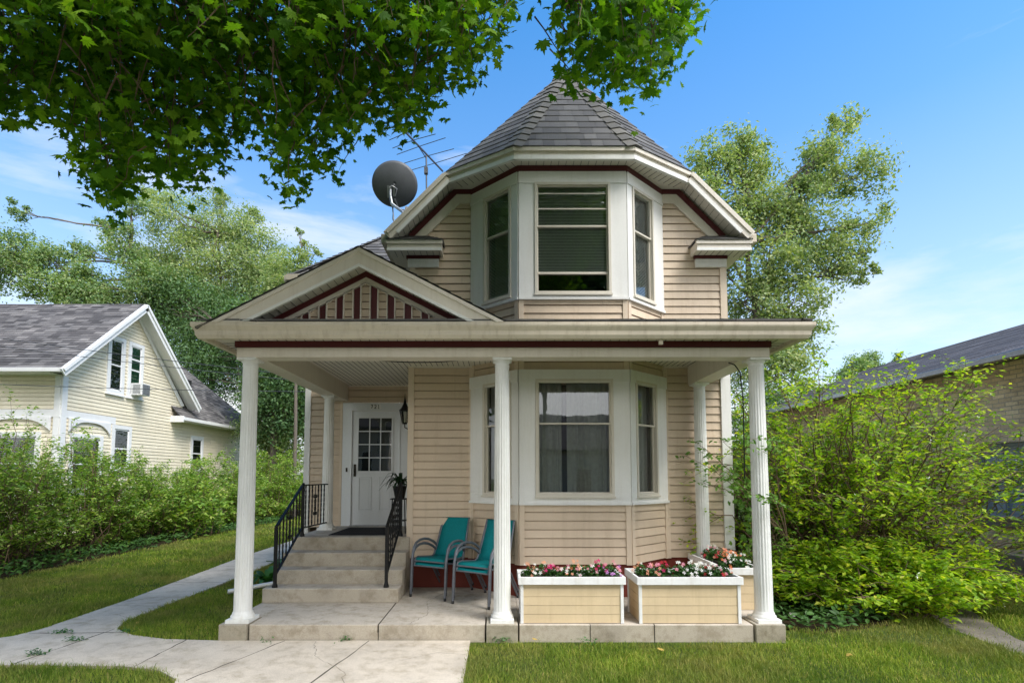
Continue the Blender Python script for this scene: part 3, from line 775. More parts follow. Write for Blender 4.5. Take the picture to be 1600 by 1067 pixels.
# red band + frieze on the gable wall under the rake
def wband(name, mat, off0, off1, d0, d1):
    mb = MB()
    for s in (1,-1):
        pts = [(XC+s*1.37,5.905-off0),(XC+s*1.63,5.905-off0),(XC+s*2.30,5.905-off0-1.04*.67),(XC+s*2.30,5.905-off1*1.25-1.04*.67),(XC+s*(1.63-.35*off1),5.905-off1),(XC+s*1.37,5.905-off1)]
        mb.slab([FR(x,z,d0) for x,z in pts], (0,-(d1-d0),0))
    return hbs(mb, name, mat)
wband('red_band','red',-.02,.07,.0,.05); wband('frieze_board','cream',.07,.20,.0,.042)
# cornice returns
for s in (1,-1):
    X = lambda d: XC+s*d
    xs = sorted((X(1.80),X(2.56)))
    mb = MB(); mb.box(xs[0],xs[1],7.03,7.06,4.905,5.03); mb.box(xs[0]-.014,xs[1]+.014,7.012,7.06,4.985,5.035); 
    ins = X(1.80); mb.box(min(ins,ins+s*.03),max(ins,ins+s*.03),7.06,7.30,4.905,5.03)
    r_ = hb(mb, 'cornice_return', 'cream')
    m = MB(); m.box(xs[0]-.004,xs[1]+.004,7.02,7.05,4.89,4.93); m.build('return_trim','white',r_)
    m = MB(); m.poly([(xs[0],7.03,4.915),(xs[1],7.03,4.915),(xs[1],7.33,4.915),(xs[0],7.33,4.915)])
    m.build('return_soffit','soffit',r_)
    m = MB(); grooves(m, (xs[0],7.06,4.914),(xs[1],7.06,4.914),(0,1,0),.25,.09); m.build('groove','joint',r_)
    m = MB(); a = Vector((X(1.78),7.0,5.04)); b = Vector((X(2.58),7.0,5.04)); c = Vector((X(2.45),7.30,5.22)); d = Vector((X(2.02),7.30,5.22)); f = Vector((X(1.78),7.30,5.04))
    shingles(m,[a,b,c,d],.10,.22); shingles(m,[f,a,d],.10,.22); m.build('return_roof','shingle',r_)
    m = MB(); xr = sorted((X(1.86),X(2.31))); m.box(xr[0]-.02,xr[1]+.01,7.245,7.30,4.868,4.912); m.build('red_band','red',r_)
    m = MB(); m.box(xr[0],xr[1],7.255,7.30,4.745,4.866); m.build('frieze_board','white',r_)
# side eaves + gutters of the main roof
mb = MB()
for s in (1,-1):
    x = XC+s*2.60; xs = sorted((x-s*.045, x+s*.06)); mb.box(xs[0],xs[1],7.06,YB,5.02,5.15)
hbs(mb, 'gutter', 'gutter', bevel=.012)
mb = MB()
for s in (1,-1):
    xs = sorted((XC+s*2.2, XC+s*2.56)); mb.box(xs[0],xs[1],7.31,YB,4.935,4.95)
hbs(mb, 'soffit', 'soffit')

# left wing roof (hipped) and gutter
WX = -3.56; WY = 8.5; WZ = 5.12; k = 1.0
def wz(t): return WZ+1.0*t
wr = MB()
shingles(wr, [Vector((WX,WY,WZ)), Vector((-1.0,WY,WZ)), Vector((-1.0,WY+2.4,wz(2.4))), Vector((WX+2.4,WY+2.4,wz(2.4)))], .14, .32)
shingles(wr, [Vector((WX,YB,WZ)), Vector((WX,WY,WZ)), Vector((WX+2.4,WY+2.4,wz(2.4))), Vector((WX+2.4,YB,wz(2.4)))], .14, .32)
wing = hb(wr, 'wing_roof', 'shingle')
cp = MB(); hipcaps(cp, (WX,WY,WZ), (WX+2.3,WY+2.3,wz(2.3)), (-.3,.6,.2), (.6,-.3,-.1), .14, .11); cp.build('hip_caps','hipcap',wing)
mb = MB(); mb.box(WX-.03,-1.28,WY-.08,WY+.03,WZ-.115,WZ-.008); mb.box(WX-.08,WX+.03,WY-.02,YB,WZ-.117,WZ-.010); hb(mb,'gutter','gutter',bevel=.01)
mb = MB(); mb.box(WX,-1.27,WY,8.86,WZ-.14,WZ-.12); mb.box(WX,-3.31,8.86,YB,WZ-.14,WZ-.12); hb(mb,'soffit','soffit')

# ---------------- porch structure
BZ0, BZ1 = 3.02, 3.125
mb = MB()
mb.box(-2.86,2.945,5.52,5.72,BZ0,BZ1)
mb.box(-2.86,-2.62,5.72,8.855,BZ0+.002,BZ1+.20); mb.box(2.70,2.945,5.72,7.29,BZ0+.002,BZ1+.20)
mb.box(-2.62,2.70,5.56,5.715,BZ1,BZ1+.19)
hb(mb, 'porch_beam', 'cream', bevel=.004)
mb = MB(); mb.box(-2.875,2.96,5.503,5.56,BZ1+.002,BZ1+.068); mb.box(-2.875,-2.83,5.56,8.8,BZ1+.002,BZ1+.068); mb.box(2.915,2.96,5.56,7.28,BZ1+.002,BZ1+.068)
hb(mb, 'red_band', 'red')
mb = MB(); mb.poly([(-2.62,5.715,ZC),(2.70,5.715,ZC),(2.70,7.3,ZC),(-2.62,7.3,ZC)]); mb.poly([(-2.62,7.3,ZC),(-1.27,7.3,ZC),(-1.27,8.86,ZC),(-2.62,8.86,ZC)])
pc = hb(mb, 'porch_ceiling', 'soffit')
gr = MB()
x = -2.55
while x < 2.7:
    gr.slab([(x-.003,5.72,ZC-.001),(x+.003,5.72,ZC-.001),(x+.003,8.85 if x < -1.3 else 7.29,ZC-.001),(x-.003,8.85 if x < -1.3 else 7.29,ZC-.001)], (0,0,-.003)); x += .076
gr.build('groove', 'joint', pc)
mb = MB(); mb.box(-2.62,-1.27,8.825,8.858,ZC-.025,ZC-.002); mb.box(-1.3,A0[0],7.262,7.3,ZC-.025,ZC-.002); mb.box(A3[0],2.7,7.262,7.3,ZC-.025,ZC-.002); hbs(mb,'ceiling_trim','cream')
# eave soffit, fascia, gutter
EX0, EX1, EY = -3.17, 3.25, 5.20
ZG0, ZG1 = 3.15, 3.315
mb = MB(); zz = 3.193
mb.poly([(EX0+.1,EY+.09,zz),(EX1-.1,EY+.09,zz),(2.96,5.53,zz+.001),(-2.87,5.53,zz+.001)])
mb.poly([(EX0+.1,EY+.09,zz),(-2.87,5.53,zz+.001),(-2.87,8.86,zz),(EX0+.1,8.86,zz)]); mb.poly([(EX1-.1,EY+.09,zz),(EX1-.1,7.6,zz),(2.96,7.6,zz),(2.96,5.53,zz+.001)])
so = hb(mb, 'porch_soffit', 'soffit')
gr = MB(); grooves(gr, (-2.9,EY+.1,zz-.001),(3.0,EY+.1,zz-.001),(0,1,0),.30,.10); grooves(gr, (EX0+.1,5.5,zz-.001),(EX0+.1,8.8,zz-.001),(1,0,0),.21,.10); grooves(gr,(EX1-.1,5.5,zz-.001),(EX1-.1,7.5,zz-.001),(-1,0,0),.2,.10)
gr.build('groove','joint',so)
def gutter_profile(path, name='gutter'):
    """K-style trough extruded along a list of (x, y, outward vector)"""
    prof = [(0,0),(.055,0),(.075,.03),(.080,.065),(.105,.10),(.110,.112),(.110,.140),(.100,.140),(.098,.12),(.0,.12)]
    mb = MB(); n = len(prof); vs = []
    for (x, y, ox, oy) in path: vs += [(x+ox*d, y+oy*d, ZG0+h*1.15) for d, h in prof]
    fs = [(i*n+k, i*n+(k+1)%n, (i+1)*n+(k+1)%n, (i+1)*n+k) for i in range(len(path)-1) for k in range(n)]
    mb.add(vs, fs); mb.add(vs[:n], [tuple(range(n))]); mb.add(vs[-n:], [tuple(range(n))[::-1]])
    return hb(mb, name, 'gutter')
gutter_profile([(EX0+.1,8.8,-1,0),(EX0+.1,EY+.1,-1,-1),(EX1-.1,EY+.1,1,-1),(EX1-.1,7.9,1,0)])
mb = MB()
for x in (1.69,): mb.box(x-.02,x+.02,5.28,5.31,3.10,3.15)
for x in (-1.42,): mb.box(x-.02,x+.02,5.195,5.2,3.225,3.24)
hbs(mb,'gutter_clip','gutter')
# porch roof
PS = .30; PZ = ZG1+.012
pr = MB()
py = lambda y: PZ+PS*(y-EY)
shingles(pr, [(EX0+.05,EY+.0,PZ),(EX1-.02,EY,PZ),(EX1-.02-2.1,EY+2.1,PZ+PS*2.1),(EX0+.05,EY+2.1,PZ+PS*2.1)], .14, .32, .013)
shingles(pr, [(EX1-.02,EY,PZ),(EX1-.02,EY+2.7,PZ),(EX1-.6,EY+2.7,PZ+PS*.6),(EX1-.02-2.1,EY+2.1,PZ+PS*2.1)], .14, .32, .013)
proof = hb(pr, 'porch_roof', 'shingle')
cp = MB(); hipcaps(cp,(EX1-.02,EY,PZ),(EX1-2.1,EY+2.08,PZ+PS*2.08),(-1,-.2,0),(.2,1,0),.14,.11,.012); cp.build('hip_caps','hipcap',proof)
# pediment over the entry
PX, PA = -1.455, 4.105; HX = 1.50; ps = (PA-3.325)/HX
ped = MB(); GY = EY+.0
def pp(dx, y, s=1): return Vector((PX+s*dx, y, PA-ps*abs(dx)))
for s, far in ((1,7.29),(-1,8.86)):
    shingles(ped, [pp(1.66 if s < 0 else 1.52,GY-.02,s), pp(1.66 if s < 0 else 1.52,far,s), pp(0,far,s), pp(0,GY-.02,s)], .13, .30, .012)
pedr = hb(ped, 'pediment_roof', 'shingle')
pd = MB()
for s in (1,-1):
    pts = [(PX,PA-.012),(PX+s*1.515,PA-.012-ps*1.515),(PX+s*1.19,PA-.012-ps*1.515),(PX,PA-.19)]
    pd.slab([(x,GY+.0,z) for x,z in pts], (0,.03,0))
    pts = [(PX,PA-.012),(PX+s*1.51,PA-.012-ps*1.51),(PX+s*1.43,PA-.012-ps*1.51),(PX,PA-.055)]
    pd.slab([(x,GY-.018,z) for x,z in pts], (0,.017,0))
hb(pd, 'pediment_rake', 'cream')
pd = MB()
for s in (1,-1):
    pts = [(PX,PA-.178),(PX+s*1.20,PA-.178-ps*1.17),(PX+s*1.13,PA-.178-ps*1.17),(PX,PA-.208)]
    pd.slab([(x,GY-.006,z) for x,z in pts], (0,.034,0))
hb(pd, 'pediment_trim', 'white')
TY = 5.52                                         # tympanum plane
FT = frame((0,TY,0),(1,0,0),(0,-1,0)); TZ = 3.40
mb = MB(); gr = MB()
for s in (1,-1):
    a = [Vector((PX,GY+.02,PA-.145)),Vector((PX+s*1.45,GY+.02,PA-.145-ps*1.45)),Vector((PX+s*1.45,TY,PA-.145-ps*1.45)),Vector((PX,TY,PA-.145))]; mb.poly(a)
    n = Vector((s*ps,0,1)).normalized(); grooves(gr, a[0]-n*.002, a[1]-n*.002, (0,1,0), .31, .085, down=-n)
so = hb(mb,'pediment_soffit','soffit'); gr.build('groove','joint',so)
def chev(name, mat, t0, t1, d0, d1, zb=TZ-.02):
    mb = MB()
    for s in (1,-1):
        za = PA-.14; x0 = (za-t0-zb)/ps; x1 = (za-t1-zb)/ps
        mb.slab([FT(PX,za-t0,d0),FT(PX+s*x0,zb,d0),FT(PX+s*x1,zb,d0),FT(PX,za-t1,d0)], (0,-(d1-d0),0))
    return hb(mb,name,mat)
chev('red_band','red',0,.068,.0,.04); chev('frieze_board','cream',.066,.128,.0,.032)
topz = lambda x: PA-.14-.112-ps*abs(x-PX)
mb = MB(); mb.poly([FT(PX-1.2,TZ-.03,0),FT(PX+1.2,TZ-.03,0),FT(PX,topz(PX)+.02,0)]); tym = hb(mb,'pediment_panel','red')
pitch_ = .186
for i in range(-5,6):
    cx = PX-.005+i*pitch_; w = .056
    zt = lambda x: topz(x)-.006
    if zt(cx) < TZ+.01: continue
    lo = [(cx-w,TZ),(cx+w,TZ)]
    if i == 0: top = [(cx+w,zt(cx+w)),(cx,zt(cx)),(cx-w,zt(cx-w))]
    else: top = [(cx+w,max(TZ+.002,zt(cx+w))),(cx-w,max(TZ+.002,zt(cx-w)))]
    pts = lo+top; st = MB(); tr = MB()
    siding(st, lambda a,z,d=0.0: FT(a,z,d+.006), pts, .085, .012, z0=TZ-.02)
    cxx = sum(p[0] for p in pts)/len(pts); czz = sum(p[1] for p in pts)/len(pts)
    ins = [(cxx+(x-cxx)*(1-.013/w), z+(.012 if z < TZ+.01 else -.018)) for x,z in pts]
    for q in range(len(pts)):
        a,b = pts[q],pts[(q+1)%len(pts)]; c,d = ins[(q+1)%len(pts)],ins[q]
        tr.slab([FT(p[0],p[1],.004) for p in (a,b,c,d)], (0,-.028,0))
    st.build('siding_strip','siding',tym); tr.build('strip_trim','cream',tym)
mb = MB(); mb.poly([(PX-1.5,GY+.03,3.352),(PX+1.5,GY+.03,3.352),(PX+1.5,TY+.01,3.40),(PX-1.5,TY+.01,3.40)]); hb(mb,'pediment_ledge','shingle')

# columns
def column(x, y, z0, h, rb=.092, label=None):
    fl = lambda a, z: 1-.075*max(0, math.cos(a*18))**.6 if .12 < z < h-.10 else 1
    zs = [0.0,.012,.03,.05,.065,.09,.10,.13,.131]
    prof = [(rb*1.26,.035),(rb*1.28,.045),(rb*1.28,.06),(rb*1.16,.072),(rb*1.12,.08),(rb*1.12,.09),(rb*1.03,.10),(rb,.115)]
    for i in range(1,13): prof.append((rb*(1-.16*(i/12)**1.3), .115+(h-.115-.095)*i/12))
    rt = rb*.84; prof += [(rt,h-.094),(rt*1.06,h-.085),(rt*1.06,h-.075),(rt,h-.07),(rt*1.02,h-.05),(rt*1.25,h-.035),(rt*1.28,h-.025)]
    mb = MB(); mb.lathe(prof,(x,y,z0),108,fl,True)
    c = hb(mb,'column','column')
    m = MB(); s = rb*1.34; m.box(x-s,x+s,y-s,y+s,z0,z0+.036); m.build('plinth','column',c)
    m = MB(); s = rt*1.36; m.box(x-s,x+s,y-s,y+s,z0+h-.026,z0+h); m.build('capital','column',c)
    return c
column(-2.755,5.63,.185,2.834); column(.032,5.63,.185,2.834); column(2.845,5.63,.185,2.834)
column(-2.745,8.25,.88,2.14,.088); column(2.80,7.13,.181,2.84,.09)

# door
dr = MB(); D0, D1, DZ0, DZ1 = -2.53,-1.73,.90,2.845
dr.fbox(FD, D0,D1,DZ0,DZ1,-.02,.012)
door = hb(dr,'door','door')
m = MB()
for a0,a1,b0,b1,d in ((D0-.17,D0-.012,.88,2.99,.03),(D1+.012,D1+.16,.88,2.99,.03),(D0-.17,D1+.16,DZ1+.012,2.99,.033),(D0-.03,D0-.004,.88,DZ1+.03,.042),(D1+.004,D1+.03,.88,DZ1+.03,.042),(D0-.03,D1+.03,DZ1+.004,DZ1+.03,.044)):
    m.fbox(FD,a0,a1,b0,b1,.0,d)
hb(m,'door_frame','door',bevel=.002)
G0,G1,GZ0,GZ1 = -2.425,-1.855,1.815,2.725
m = MB(); e_ = .028
for a0,a1,b0,b1 in ((G0-e_,G0,GZ0-e_,GZ1+e_),(G1,G1+e_,GZ0-e_,GZ1+e_),(G0,G1,GZ1,GZ1+e_),(G0,G1,GZ0-e_,GZ0)): m.fbox(FD,a0,a1,b0,b1,.013,.028)
for i in (1,2): x = G0+(G1-G0)*i/3; m.fbox(FD,x-.008,x+.008,GZ0,GZ1,.0135,.024)
for i in (1,2,3): z = GZ0+(GZ1-GZ0)*i/4; m.fbox(FD,G0,G1,z-.008,z+.008,.0137,.0235)
m.build('glazing_bars','door',door)
m = MB(); m.poly([FD(G0,GZ0,.0155),FD(G1,GZ0,.0155),FD(G1,GZ1,.0155),FD(G0,GZ1,.0155)]); m.build('pane','glass',door)
m = MB(); m.poly([FD(G0,GZ0,.0132),FD(G1,GZ0,.0132),FD(G1,GZ1,.0132),FD(G0,GZ1,.0132)]); m.build('door_curtain','screen',door)
for a0,a1 in ((-2.42,-2.19),(-2.07,-1.84)):
    m = MB(); z0,z1 = 1.14,1.71
    for b in ((a0,a0+.022,z0,z1),(a1-.022,a1,z0,z1),(a0+.022,a1-.022,z0,z0+.022),(a0+.022,a1-.022,z1-.022,z1)): m.fbox(FD,*b,.012,.026)
    m.fbox(FD,a0+.04,a1-.04,z0+.04,z1-.04,.012,.018); m.build('panel','door',door,bevel=.003)
m = MB(); m.fbox(FD,D0+.03,D0+.07,1.72,1.93,.012,.02); m.tube([FD(D0+.05,1.87,.02),FD(D0+.05,1.875,.06),FD(D0+.05,1.80,.065),FD(D0+.05,1.77,.02)],.009,8); m.build('handle','brass',door)
m = MB(); m.fbox(FD,D0-.10,D0-.075,1.80,1.87,.03,.045); hb(m,'doorbell','brass')
m = MB(); m.box(D0-.02,D1+.02,8.80,8.86,.881,.90); hb(m,'threshold','galv')
# number tile 721
m = MB(); m.fbox(FD,-2.235,-2.045,2.88,2.965,.034,.040); tile = hb(m,'number_tile','white')
def digit(ch, x, z, h=.058, w=.030):
    S = {'7':[[(0,1),(1,1)],[(1,1),(.75,.62),(.45,.3),(.35,0)],[(0,1),(0,.82)]],
         '2':[[(0,.78),(.12,.95),(.5,1),(.88,.92),(1,.72),(.85,.5),(.4,.25),(0,0)],[(0,0),(1,0),(1,.12)]],
         '1':[[(.1,.82),(.5,1),(.5,0)],[(.15,0),(.85,0)]]}[ch]
    m = MB()
    for ln in S:
        for a, b in zip(ln, ln[1:]): m.beam(FD(x+a[0]*w,z+a[1]*h,.043), FD(x+b[0]*w,z+b[1]*h,.043), .006, .010)
    m.build('digit','black',tile)
for i, ch in enumerate('721'): digit(ch, -2.212+i*.058, 2.893)

# downspouts
m = MB()
m.tube([(-2.95,7.72,.22),(-3.1,7.68,.19),(-3.85,7.42,.09)],.036,4); hb(m,'downspout','white')
# ================================================================== THINGS ON THE PORCH
# railings
def scroll(mb, P, s=1.0):
    """P(a, z) maps rail coordinates; an S shaped scroll ornament"""
    for sx in (-1,1):
        c = []
        for i in range(22):
            t = i/21; a = t*2.2*math.pi; r = .030*(1-t*.75); c.append((sx*(.032-r*math.cos(a))*s, (.10+r*math.sin(a)+t*.01)*s))
        mb.tube([P(a,z) for a,z in c], .0065, 5)
        mb.tube([P(a,-z) for a,z in c], .0065, 5)
        mb.tube([P(sx*.004,.10*s),P(sx*.03,.05*s),P(sx*.012,0),P(sx*.03,-.05*s),P(sx*.004,-.10*s)], .005, 5)
    mb.tube([P(0,-.16*s),P(0,.16*s)], .006, 5); mb.tube([P(-.014,0),P(.014,0)], .011, 6)
def handrail(name, label, segs, posts, scrolls):
    o = Vector(posts[0][0]); t = thing(name, label, 'handrail', o)
    for (b, h) in posts:
        b = Vector(b)-o; m = MB(); m.beam(b, b+Vector((0,0,h)), .036, .036, (0,1,0)); m.lathe([(.034,0),(.034,.02),(.024,.05),(.022,.07),(.016,.075)], b, 10)
        m.lathe([(.012,0),(.022,.012),(.018,.03),(.005,.036)], b+Vector((0,0,h-.002)), 10); m.build('post','iron',t)
    for k, (a, b, drop, low, nb) in enumerate(segs):
        a = Vector(a)-o; b = Vector(b)-o
        m = MB(); m.beam(a, b, .040, .018); m.build('top_rail','iron',t,bevel=.003)
        a2 = a-Vector((0,0,drop)); b2 = b-Vector((0,0,low)); m = MB(); m.beam(a2, b2, .026, .016); m.build('bottom_rail','iron',t)
        for i in range(1, nb+1):
            f = i/(nb+1); p = a.lerp(b,f); q = a2.lerp(b2,f)
            if i == scrolls[k]:
                u = (b-a); u.z = 0; u.normalize(); c = p.lerp(q,.5)
                m = MB(); scroll(m, lambda s_, z_, c=c, u=u: c+u*s_+Vector((0,0,z_)), 1.15); m.beam(p,q,.009,.009,(1,0,0)); m.build('scroll','iron',t)
            else:
                m = MB(); n = 14; vs = []
                for j in range(n+1):
                    ce = p.lerp(q,j/n); an = j*.9
                    vs += [ce+Vector((math.cos(an+w*math.pi/2)*.0115, math.sin(an+w*math.pi/2)*.0115,0)) for w in range(4)]
                m.add(vs,[(j*4+w,j*4+(w+1)%4,(j+1)*4+(w+1)%4,(j+1)*4+w) for j in range(n) for w in range(4)]); m.build('baluster','iron',t)
    return t
handrail('stair_railing','black wrought iron railing left of the steps turning along the landing',
   [((-2.78,6.47,1.10),(-2.78,7.30,1.60),.60,.60,7),((-2.78,7.30,1.60),(-2.72,8.15,1.60),.60,.60,7)],
   [((-2.78,6.47,.355),.735),((-2.78,7.32,.88),.72)], [4,4])
handrail('stair_railing','short black wrought iron railing on the right side of the steps',
   [((-1.40,6.47,1.10),(-1.40,7.34,1.62),.60,.60,7)], [((-1.40,6.47,.355),.735),((-1.40,7.36,.88),.73)], [4])
m = MB(); m.tube([(-1.36,6.42,.36),(-1.37,6.50,.60)],.004,4)
# door mat
m = MB(); m.box(-.42,.42,-.50,.50,0,.010)
for i in range(40): y = -.48+i*.0245; m.box(-.40,.40,y,y+.012,.010,.014)
tag(m.build('door_mat','mat',loc=(-2.03,7.95,.8812)),'flat black ribbed mat on the landing before the door','door mat')

# wall lantern
lx, ly, lz = -1.50, 8.12, 2.52
t = thing('wall_lantern','black carriage style wall lantern beside the front door','lantern',(lx,ly,lz))
m = MB(); m.tube([(.20,0,.02),(.14,0,-.03),(.05,0,-.05),(0,0,-.02),(0,0,.03)],.009,6); m.box(.205,.225,-.05,.05,-.05,.12); m.build('bracket','iron',t)
m = MB(); m.lathe([(.035,.03),(.040,.05),(.030,.055)],(0,0,0),6,smooth=False); m.lathe([(.088,.24),(.092,.25),(.050,.30),(.024,.36),(.018,.40),(.006,.47),(.003,.52)],(0,0,0),6,smooth=False)
for k_ in range(6):
    a = k_*math.pi/3; m.tube([(.042*math.cos(a),.042*math.sin(a),.05),(.082*math.cos(a),.082*math.sin(a),.245)],.005,4)
m.build('cage','iron',t)
m = MB(); m.lathe([(.036,.055),(.076,.24)],(0,0,0),6,smooth=False); m.build('glass_shade','lampglass',t)

# fern on a stand
t = thing('potted_plant','dark strappy potted plant on a black stand beside the door','plant',(-1.50,7.78,.88))
m = MB()
for sx in (-1,1):
    for sy in (-1,1): m.tube([(sx*.11,sy*.11,0),(sx*.09,sy*.09,.50)],.009,5)
m.box(-.12,.12,-.12,.12,.50,.515); m.box(-.10,.10,-.10,.10,.18,.19); m.build('stand','iron',t)
m = MB(); m.lathe([(.07,.516),(.105,.68),(.11,.70),(.095,.70),(.09,.66)],(0,0,0),16); m.build('pot','iron',t)
m = MB(); 
for i in range(46):
    a = random.uniform(0,2*math.pi); L = random.uniform(.20,.40); hh = random.uniform(.05,.34); p0 = Vector((0,0,.68)); 
    e_ = Vector((math.cos(a)*L*.8,math.sin(a)*L*.8,.68+hh*.6-L*.35)); c = Vector((math.cos(a)*L*.4,math.sin(a)*L*.4,.74+hh))
    pt = bez(p0,c,e_,7); s_ = Vector((-math.sin(a),math.cos(a),0)); w = [.006,.013,.018,.018,.014,.008,.001]
    vs = [];
    for p,ww in zip(pt,w): vs += [p-s_*ww, p+Vector((0,0,-.004)), p+s_*ww]
    m.add(vs,[(j*3+q,j*3+q+1,j*3+q+4,j*3+q+3) for j in range(6) for q in (0,1)])
m.build('foliage','fern',t)
# basket wall shelf items: small black hook by the door casing
# chairs
def make_chair(label, loc, rz, group):
    t = thing('patio_chair', label, 'chair', loc, group, rz)
    prof = [(-.285,.405),(-.27,.43),(-.22,.437),(-.05,.418),(.10,.402),(.15,.425),(.19,.50),(.24,.62),(.30,.78),(.345,.90),(.36,.915)]
    def sheet_(idx, name):
        m = MB(); vs = []; w = .222
        for j in idx:
            y,z = prof[j]; ww = w*(1-.10*max(0,(z-.45)/.45))
            for q in range(5): u = -1+q*.5; vs.append((u*ww, y+.010*(1-u*u) if z > .45 else y, z-.012*(1-u*u) if z < .45 else z))
        n = len(idx)
        m.add(vs,[(j*5+q,j*5+q+1,(j+1)*5+q+1,(j+1)*5+q) for j in range(n-1) for q in range(4)],True)
        o = m.build(name,'teal',t); s_ = o.modifiers.new('thick','SOLIDIFY'); s_.thickness = .007
    sheet_(range(0,6),'seat'); sheet_(range(5,11),'backrest')
    for s_ in (-1,1):
        m = MB(); m.tube([(s_*.232*(1-.10*max(0,(z-.45)/.45)),y,z) for y,z in prof],.0115,7); m.build('side_rail','tube',t)
        m = MB(); pts = [(-.315,.03),(-.305,.25),(-.290,.48),(-.268,.56),(-.22,.615),(-.14,.645),(-.04,.65),(.06,.635),(.15,.595),(.205,.545)]
        m.tube([(s_*(.262 if y < .1 else .262-.035*(y-.1)/.1),y,z) for y,z in pts],[.0175]*10,8); 
        m.build('front_leg','tube',t)
        m = MB(); m.tube([(s_*.245,-.06,.405),(s_*.25,.10,.37),(s_*.25,.20,.26),(s_*.25,.37,.03)],.0135,7); m.build('rear_leg','tube',t)
        for (y,z) in ((-.315,0),(.38,0)):
            m = MB(); m.lathe([(.017,0),(.018,.035),(.013,.04)],(s_*(.262 if y < 0 else .25),y,z),8); m.build('foot_cap','foot',t)
    m = MB()
    for y,z in ((-.285,.395),(.16,.395)): m.tube([(-.25,y,z),(.25,y,z)],.010,6)
    m.build('cross_bar','tube',t)
    return t
c1 = make_chair('teal sling patio chair, lower one of the stack nearest the steps',(-.765,6.90,.181),R(-27),'stacked teal patio chairs')
def chair_copy(src, label, loc, rz):
    c = copy_tree(src); c.location = loc; c.rotation_euler = (0,0,rz); c['label'] = label; return c
up = Vector((.012,.035,.058))
chair_copy(c1,'teal sling patio chair, upper one of the stack nearest the steps',(-.765+.006,6.90+.02,.181+.058),R(-27))
chair_copy(c1,'teal sling patio chair, lower one of the stack partly behind the middle column',(-.175,6.50,.181),R(-32))
chair_copy(c1,'teal sling patio chair, upper one of the stack partly behind the middle column',(-.169,6.52,.181+.058),R(-32))

# planters
def planter(label, x0, x1, y0, y1, z0, z1):
    cx, cy = (x0+x1)/2, (y0+y1)/2; t = thing('planter_box', label, 'planter', (cx,cy,z0)); a, b, h = (x1-x0)/2, (y1-y0)/2, z1-z0
    rim = .078; hb_ = h-rim
    for nm, fr, L in (('front_panel',frame((-a,-b,0),(1,0,0),(0,-1,0)),2*a),('back_panel',frame((a,b,0),(-1,0,0),(0,1,0)),2*a),('side_panel',frame((-a,b,0),(0,-1,0),(-1,0,0)),2*b),('side_panel',frame((a,-b,0),(0,1,0),(1,0,0)),2*b)):
        m = MB(); z = .004; bh = hb_/4.45
        while z < hb_-.01:
            z2 = min(hb_, z+bh); m.fbox(fr,.02,L-.02,z,z2-.004,-.03,-.012-.002*random.random()); z = z2
        m.fbox(fr,.02,L-.02,.004,hb_,-.032,-.024)
        m.build(nm,'planter',t)
    for sx in (-1,1):
        for sy in (-1,1):
            m = MB(); xs = sorted((sx*a,sx*(a-.032))); ys = sorted((sy*b,sy*(b-.032))); m.box(xs[0],xs[1],ys[0],ys[1],0,hb_); m.build('corner_post','pwhite',t,bevel=.002)
    m = MB(); o = .022
    m.box(-a-o,a+o,-b-o,-b+.004,hb_,h); m.box(-a-o,a+o,b-.004,b+o,hb_,h); m.box(-a-o+.001,-a+.004,-b+.004,b-.004,hb_,h-.001); m.box(a-.004,a+o-.001,-b+.004,b-.004,hb_,h-.001); m.build('rim','pwhite',t,bevel=.002)
    m = MB(); m.poly([(-a,-b,h-.05),(a,-b,h-.05),(a,b,h-.05),(-a,b,h-.05)]); m.build('soil','soil',t)
    return t
planter('tan board planter box with white rim, next to the middle column',.225,1.315,5.525,5.95,.181,.665)
planter('tan board planter box with white rim, standing between the other two planters',1.475,2.55,5.515,6.02,.181,.665)
planter('tan board planter box with white rim, set lengthwise behind the right corner column',2.64,3.04,6.06,7.20,.181,.665)
PET = []
for k_ in range(5):
    a = k_*2*math.pi/5
    PET += [(0,0,0),(.34*math.cos(a-.38),.34*math.sin(a-.38),.06),(.55*math.cos(a),.55*math.sin(a),.02),(.34*math.cos(a+.38),.34*math.sin(a+.38),.06)]
PET_F = [(i*4,i*4+1,i*4+2,i*4+3) for i in range(5)]
def impatiens(x, y, z, cols, label, r=.092, nb=11, hmax=.10):
    hmax *= 1.35; z += .02
    t = thing('impatiens_plant', label, 'flower', (x,y,z), 'bedding flowers in the planter boxes')
    n = 210; P = rand_unit(n)*np.array([r*1.15,r*1.0,hmax])*RNG.uniform(.3,1,(n,1)); P[:,2] = np.abs(P[:,2])*.9
    leaves('foliage',P,rand_unit(n)*.7+np.array([0,-.1,.9]),.045*RNG.uniform(.6,1.2,n),OVAL6,OVAL6_F,'impleaf',t)
    for q, c in enumerate(cols):
        nn = max(3, nb//len(cols)+random.randint(0,2)); P = rand_unit(nn)*np.array([r*1.15,r*1.0,hmax]); P[:,2] = np.abs(P[:,2])+.012
        P[:,1] -= r*.15
        leaves('blossoms',P,rand_unit(nn)*.45+np.array([0,-1.0,.75]),.040*RNG.uniform(.8,1.2,nn),PET,PET_F,'petal_'+c,t)
    return t
row1 = [('peach','white'),('white','peach'),('magenta','pink'),('white','orange'),('pink','peach'),('white','pink'),('magenta',),('violet','pink')]
row2 = [('white','peach'),('peach','pink'),('magenta','red'),('white','pink'),('white',),('white','white'),('red','white'),('orange','pink')]
row3 = [('white',),('white','pink'),('red',),('red','peach'),('orange',),('white','orange'),('white',)]
ORD = ['first','second','third','fourth','fifth','sixth','seventh','eighth']
for i, c in enumerate(row1):
    impatiens(.33+i*.126, 5.68+random.uniform(-.04,.04), .625, c, '%s impatiens, %s from the left in the planter by the middle column' % (' and '.join(dict.fromkeys(c)), ORD[i]), nb=13, hmax=random.uniform(.075,.125))
    for_x = 0
